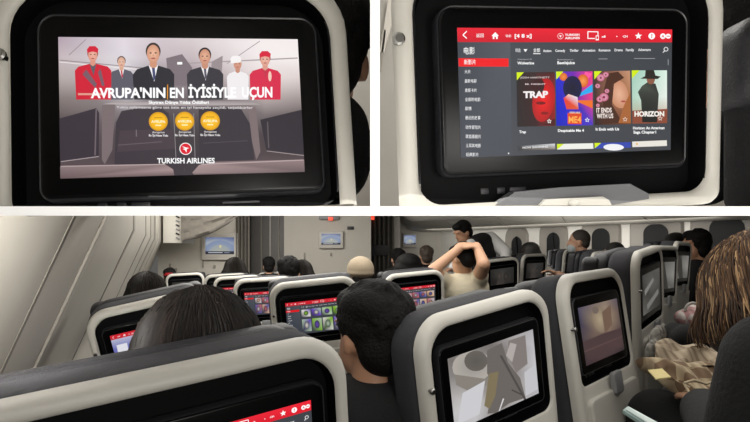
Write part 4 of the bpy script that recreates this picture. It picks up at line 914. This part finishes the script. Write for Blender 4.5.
obj('seat_base', bm, M_DARK, r); obj('seat_cushion', pad(.2, .04, -.02, .02, .02, -.22, .22, .02), M_FABRIC, r, Matrix.Translation((0, 0, .60)))

# woman at the right with brown highlighted hair
b, s, t, h = (bmesh.new() for _ in range(4)); HC = Vector((.755, 1.08, 1.262)); R = RZ(.75) @ Matrix.Rotation(-.3, 3, 'X')
head(b, HC, R); cap(b, HC+Vector((.04, -.02, -.06)), .052, HC+Vector((.09, -.03, -.17)), .058)
for bm, g in ((b, 0), (s, .024)):
    cap(bm, (.80, 1.00, 1.02), .085+g, (1.0, 1.15, 1.02), .085+g); cap(bm, (.92, 1.06, .98), .13+g, (.98, 1.10, .70), .13+g)
    cap(bm, (.80, 1.0, 1.04), .07+g, (.665, .93, 1.165), .058+g); cap(bm, (.665, .93, 1.165), .060+g, (.655, 1.0, .99), .046+g); cap(bm, (.655, 1.0, .99), .046+g, (.80, 1.36, .96), .032+g)
    cap(bm, (1.06, 1.2, 1.03), .06+g, (1.12, 1.36, .84), .048+g); cap(bm, (1.12, 1.36, .84), .046+g, (1.02, 1.52, .95), .032+g)
hand(b, (.805, 1.375, .965), (.25, 1, .12), (-.2, 0, 1), 1, .95); hand(b, (1.015, 1.53, .955), (-.4, 1, .1), (.2, 0, 1), -1, .95)
for bm, g in ((b, 0), (t, .02)):
    cap(bm, (.95, 1.1, .70), .115+g, (1.06, 1.18, .70), .115+g)
    for p0, p1, p2 in (((.93, 1.14, .72), (.82, 1.62, .86), (.90, 1.74, .40)), ((1.05, 1.2, .72), (1.0, 1.78, .86), (1.05, 1.95, .40))):
        cap(bm, p0, .095+g, p1, .070+g); cap(bm, p1, .066+g, p2, .045+g); q2 = Vector(p2)+Vector((0, .02, -.32)); cap(bm, p2, .045+g, q2, .04+g)
for q in ((.90, 1.76, .045), (1.05, 1.97, .045)): cap(b, q, .042, Vector(q)+Vector((-.03, .16, -.01)), .032)
ell(h, HC+R @ Vector((0, -.022, .030)), (.095, .108, .102), R); ell(h, HC+Vector((.0, -.04, -.035)), (.105, .10, .11)); ell(h, HC+Vector((-.02, .05, -.05)), (.075, .07, .085)); ell(h, HC+Vector((.06, -.04, -.07)), (.08, .09, .10))
wm = custom_person('woman with long brown highlighted hair and dark coat, leaning forward at the right', (.98, 1.12, 0), M_SKIN, [('body', b, M_SKIN, .010), ('coat', s, mat('dark_coat', '#121314', .9, bump=.6, bscale=120, var=.15, vscale=14), .014), ('trousers', t, M_NAVY, .014), ('hair', h, mat('brown_long_hair', '#3d2c1f', .5, bump=.8, bscale=60, var=.3, vscale=20, stretch=(5, 5, .5)), .010)])
o_ = Vector((.98, 1.12, 0))
obj('hair_strand_layer', strands(HC-o_+Vector((0, -.01, .015)), R, 1700, .085, 1, ['#4a3626', '#5f4630', '#3d2c20', '#2c1f16', '#9a7c5a', '#503a28'], 'hair', 11, .0012, .4, False, (.108, .118, .112)), None, wm)
bm = bmesh.new(); box(bm, (0, .1, .27), (.46, .56, .54), .03); r = empty('seat_base', (1.0, 1.12, 0), .3, 'dark seat base under the woman with brown hair', 'seat')
obj('seat_frame', bm, M_DARK, r); obj('seat_cushion', pad(.23, .05, -.02, .02, .02, -.22, .36, .02), M_FABRIC, r, Matrix.Translation((0, .05, .54)))

# ------------------------------------------------------------------ things on the woman's lap
def checks(name, c1, c2, c3, sc):
    m = bpy.data.materials.new(name); m.use_nodes = True; nt = m.node_tree; q = nt.nodes['Principled BSDF']; q.inputs['Roughness'].default_value = .9
    tc = nt.nodes.new('ShaderNodeTexCoord'); ck = nt.nodes.new('ShaderNodeTexChecker'); ck.inputs['Scale'].default_value = sc; ck.inputs['Color1'].default_value = hexc(c1); ck.inputs['Color2'].default_value = hexc(c2)
    wv = nt.nodes.new('ShaderNodeTexWave'); wv.inputs['Scale'].default_value = sc*.6; wv.inputs['Distortion'].default_value = 1; mx = nt.nodes.new('ShaderNodeMix'); mx.data_type = 'RGBA'
    mx.inputs['B'].default_value = hexc(c3); nt.links.new(tc.outputs['Object'], ck.inputs['Vector']); nt.links.new(tc.outputs['Object'], wv.inputs['Vector'])
    mt = nt.nodes.new('ShaderNodeMath'); mt.operation = 'MULTIPLY'; mt.inputs[1].default_value = .5; nt.links.new(wv.outputs['Fac'], mt.inputs[0]); nt.links.new(mt.outputs[0], mx.inputs['Factor'])
    nt.links.new(ck.outputs['Color'], mx.inputs['A']); nt.links.new(mx.outputs['Result'], q.inputs['Base Color']); return m
def lump(pts, m, name, label, cat, vx=.008, sm=3, par=None):
    bm = bmesh.new(); c = sum((Vector(p) for p, _ in pts), Vector())/len(pts)
    for p, r_ in pts: ell(bm, Vector(p)-c, r_ if isinstance(r_, tuple) else (r_,)*3)
    o = obj(name, blob(bm, m, vx, sm, name), None); o.location = c
    return tag(o, label, cat)
def cloth(quad, m, name, label, cat, seed, amp=.014, th=.02, nx=44, ny=26):
    """folded cloth: a lumpy sheet between four corners, thick and with rolled edges"""
    rnd = random.Random(seed); ph = [(rnd.uniform(4, 16), rnd.uniform(-9, 9), rnd.uniform(0, 6)) for _ in range(6)]; o = sum(quad, Vector())/4
    def P(i, j, lo):
        u, v = i/nx, j/ny; p = (quad[0]*(1-u)+quad[1]*u)*(1-v)+(quad[3]*(1-u)+quad[2]*u)*v
        w = sum(math.sin(a*u+b*v+c) for a, b, c in ph)/6; e = min(u, 1-u, v, 1-v); edge = min(1, e/.07)
        sk = .012*math.sin(7*u+seed)+.010*math.sin(17*u)
        return p-o+Vector((sk*.4, sk if v > .5 else 0, amp*w*2+(.03*math.sin(math.pi*min(1, v*1.2)) if not lo else 0)-(th*edge**.5 if lo else -.0)))
    bm = bmesh.new(); T = [[bm.verts.new(P(i, j, 0)) for i in range(nx+1)] for j in range(ny+1)]; B = [[bm.verts.new(P(i, j, 1)-Vector((0, 0, .004))) for i in range(nx+1)] for j in range(ny+1)]
    for j in range(ny):
        for i in range(nx):
            bm.faces.new((T[j][i], T[j][i+1], T[j+1][i+1], T[j+1][i])); bm.faces.new((B[j][i], B[j+1][i], B[j+1][i+1], B[j][i+1]))
    for i in range(nx): bm.faces.new((T[0][i], B[0][i], B[0][i+1], T[0][i+1])); bm.faces.new((T[ny][i], T[ny][i+1], B[ny][i+1], B[ny][i]))
    for j in range(ny): bm.faces.new((T[j][0], T[j+1][0], B[j+1][0], B[j][0])); bm.faces.new((T[j][nx], B[j][nx], B[j+1][nx], T[j+1][nx]))
    ob = obj(name, bm, m, smooth=70); ob.location = o; return tag(ob, label, cat)
CK = checks('checked_cloth', '#a3927c', '#7c6a55', '#c2b49c', 22)
cloth([at(658, 347, 1.86), at(742, 349, 1.90), at(748, 380, 1.62), at(654, 364, 1.66)], CK, 'folded_scarf', 'folded tan and cream checked scarf on the lap of the brown haired woman', 'scarf', 4, .012)
cloth([at(634, 362, 1.60), at(700, 368, 1.62), at(737, 388, 1.50), at(690, 389, 1.44)], checks('bag_cloth', '#7d6650', '#b9a88a', '#5e4834', 18), 'cloth_bag', 'small brown and cream cloth bag in front of the checked scarf', 'bag', 9, .010)
bm = bmesh.new(); pp = [at(648, 371, 1.45), at(662, 369.5, 1.47), at(671, 378, 1.43), at(656, 380, 1.41)]; prism(bm, pp, (0, 0, .003)); tag(obj('paper_note', bm, mat('yellow_paper', '#d9c98e', .8)), 'small pale yellow paper lying on the brown cloth bag', 'paper')
for i, q in enumerate((((684, 383), (690, 394), (696, 408), (700, 426)), ((688, 383), (704, 396), (722, 410), (742, 424)))):
    bm = bmesh.new(); P3 = [at(x, y, 1.42-.035*k) for k, (x, y) in enumerate(q)]; sm = []
    for k in range(len(P3)-1):
        for u in range(6): sm.append(P3[k].lerp(P3[k+1], u/6))
    sm.append(P3[-1]); tube(bm, sm, .0035, 8); tag(obj('drawstring', bm, mat('cord_cotton', '#b7a68a', .9), smooth=80), ['cream drawstring hanging straight down from the cloth bag', 'cream drawstring trailing to the right from the cloth bag'][i], 'cord')
bm = bmesh.new(); P3 = [at(x, y, 1.40) for x, y in ((684, 383), (694, 380), (706, 384), (716, 381), (724, 376))]; tube(bm, [P3[k].lerp(P3[k+1], u/5) for k in range(4) for u in range(5)]+[P3[-1]], .0035, 8); tag(obj('drawstring', bm, MATS['cord_cotton'], smooth=80), 'cream drawstring loop lying on top of the cloth bag', 'cord')
t = empty('phone', at(640, 414, 1.30), 0, 'pale green phone held low beside the seat with the brownish film', 'phone'); o = at(640, 414, 1.30)
bm = bmesh.new(); prism(bm, [at(x, y, Y)-o for x, y, Y in ((623, 410, 1.32), (628, 406, 1.34), (661, 424, 1.26), (655, 431, 1.24))], (0, .004, -.008)); obj('phone_case', bm, mat('phone_case', '#9fb8b4', .4), t)
bm = bmesh.new(); prism(bm, [at(x, y, Y)-o+Vector((0, -.001, .001)) for x, y, Y in ((625, 409.8, 1.32), (628.3, 407.2, 1.335), (659, 424, 1.26), (655, 428.5, 1.245))], (0, -.0006, .0012)); obj('phone_screen', bm, mat('phone_glass', '#c7d6d2', .2), t)
lump([(at(690, 318, 2.30), (.06, .06, .04)), (at(706, 320, 2.30), (.06, .06, .045)), (at(700, 310, 2.34), (.05, .05, .03)), (at(714, 326, 2.26), (.03, .05, .04))], checks('printed_plastic', '#c39a98', '#d8d2cc', '#8a5a5c', 22), 'carrier_bag', 'pink and white printed carrier bag beyond the checked scarf', 'bag')
lump([(at(690, 338, 2.0), (.07, .06, .05)), (at(710, 338, 2.0), (.06, .06, .055)), (at(676, 336, 2.05), (.05, .06, .05)), (at(705, 352, 2.0), (.10, .06, .06))], M_NAVY, 'backpack', 'black soft backpack between the carrier bag and the checked scarf', 'bag')
lump([(at(657, 340, 1.93), (.024, .03, .045)), (at(654, 352, 1.90), (.028, .03, .04)), (at(660, 333, 1.97), (.02, .03, .03))], checks('grey_knit', '#77746e', '#55524d', '#8e8a82', 40), 'glove', 'crumpled grey knitted glove left of the checked scarf', 'glove', .006)
lump([(at(744, 416, 1.25), (.016, .02, .013)), (at(738, 421, 1.25), (.014, .015, .010))], mat('tissue_paper', '#c9c6c0', .9), 'tissue', 'crumpled white tissue at the bottom right corner', 'tissue', .005)
bm = bmesh.new(); P3 = [at(693+8*math.cos(a), 311-8*math.sin(a), 2.28) for a in [math.pi*k/10 for k in range(11)]]; tube(bm, P3, .006, 8); tag(obj('bag_handle', bm, mat('handle_white', '#b9b4ac', .7), smooth=80), 'white handle loop standing up from the printed carrier bag', 'handle')

# ------------------------------------------------------------------ upper deck, behind the two seat backs
def bust(label, hc, yaw, m, skin, shirt, seed, zb, sx=(-.085, .085), sz=-.19):
    b, s, h = bmesh.new(), bmesh.new(), bmesh.new(); HC = Vector(hc); R = RZ(yaw); head(b, HC, R); cap(b, HC+Vector((0, 0, -.06)), .053, HC+Vector((0, .0, -.15)), .06)
    for bm, g in ((b, 0), (s, .014)):
        cap(bm, HC+R @ Vector((sx[0], -.01, sz)), .058+g, HC+R @ Vector((sx[1], -.01, sz)), .058+g); cap(bm, HC+R @ Vector((sx[0], -.01, sz)), .058+g, HC+R @ Vector((sx[0]*1.0, -.01, zb-HC.z+.08)), .060+g); cap(bm, HC+R @ Vector((sx[1], -.01, sz)), .058+g, HC+R @ Vector((sx[1], -.01, zb-HC.z+.08)), .060+g)
    r = custom_person(label, (HC.x, HC.y, zb), skin, [('body', b, skin, .009), ('shirt', s, shirt, .010)])
    o = Vector((HC.x, HC.y, zb)); obj('hair', hair_short(HC-o, R, M_HAIRB, 1.06), None, r)
    return r
bust('dark haired passenger in a dark top, right of the seat back with the airline crew', (-.099, 1.02, 1.700), .0, None, M_SKIN2, M_BLACKC, 21, deck_z(1.02, HT), (-.12, .018), -.135)
bust('dark haired passenger in a dark top, right of the seat back with the film menu', (.722, 1.12, 1.745), .2, None, M_SKIN2, M_BLACKC, 22, deck_z(1.1, HT))
r = empty('airline_seat', (.688, .90, deck_z(.90, HT)), .15, 'black leather seat at the right edge of the picture beside the film menu', 'seat')
obj('headrest', pad(.105, .318, .165, .05, .04, 0, .09, .028), M_LEATHER, r)
obj('seat_back', pad(.085, .20, .0, .03, .02, .03, .08, .02), M_BLACKC, r)
bm = bmesh.new(); tube(bm, [p+Vector((0, -.001, 0)) for p in rrect(.088, .300, .183, .04, .03, 8, 0)], .0012, 6); obj('stitching', bm, mat('thread', '#6a6a6c', .8), r)
# table catch under the film menu
MWT = Matrix.Translation(POSE_MENU[:3]) @ Matrix.Rotation(POSE_MENU[3], 4, 'Z') @ Rl(*POSE_MENU[4:]); MI = MWT.inverted()
def on_seat(px, py, yl):
    d = Vector(((px-CX)/F, 1, (CY-py)/F)); o = MI @ Vector((0, 0, EZ)); q = MI.to_3x3() @ d; k = (yl-o.y)/q.y; return o+q*k
root = [o for o in bpy.data.objects if o.get('label', '').startswith('cream framed seat back whose screen shows a red film')][0]
tm = root.matrix_basis.inverted() @ MWT
bm = bmesh.new(); prism(bm, [on_seat(x, y, -.004) for x, y in ((497, 205), (515, 192), (560, 187.5), (630, 183.7), (649, 194), (649, 199), (612, 205))], (0, .018, 0)); tc_ = obj('tray_catch', bm, mat('catch_grey', '#6c6d70', .45), root, tm)
bm = bmesh.new(); prism(bm, [on_seat(x, y, -.011) for x, y in ((540, 205.5), (546, 199.5), (603, 196.5), (609, 200), (612, 205.5))], (0, .012, 0)); obj('catch_plate', bm, M_RING, tc_)
bm = bmesh.new(); c = on_seat(574, 202.8, -.014); ell(bm, c, (.007, .007, .004)); obj('catch_knob', bm, M_RING, tc_)
# panel lines on the wall behind the seat backs
for i, (q, m) in enumerate(((((384, 30), (386, 30), (381, 70), (379, 70)), M_SEAM), (((388, 0), (398, 0), (384, 52), (380, 52)), M_TRIM), (((722, 10), (752, -6), (752, 0), (726, 14)), M_TRIM), (((700, 8), (740, -8), (742, -5), (702, 12)), M_SEAM))):
    bm = bmesh.new(); prism(bm, [at(x, y, Y1-.012) for x, y in q], (0, .011, 0)); struct(obj('trim_%d' % (30+i), bm, m))
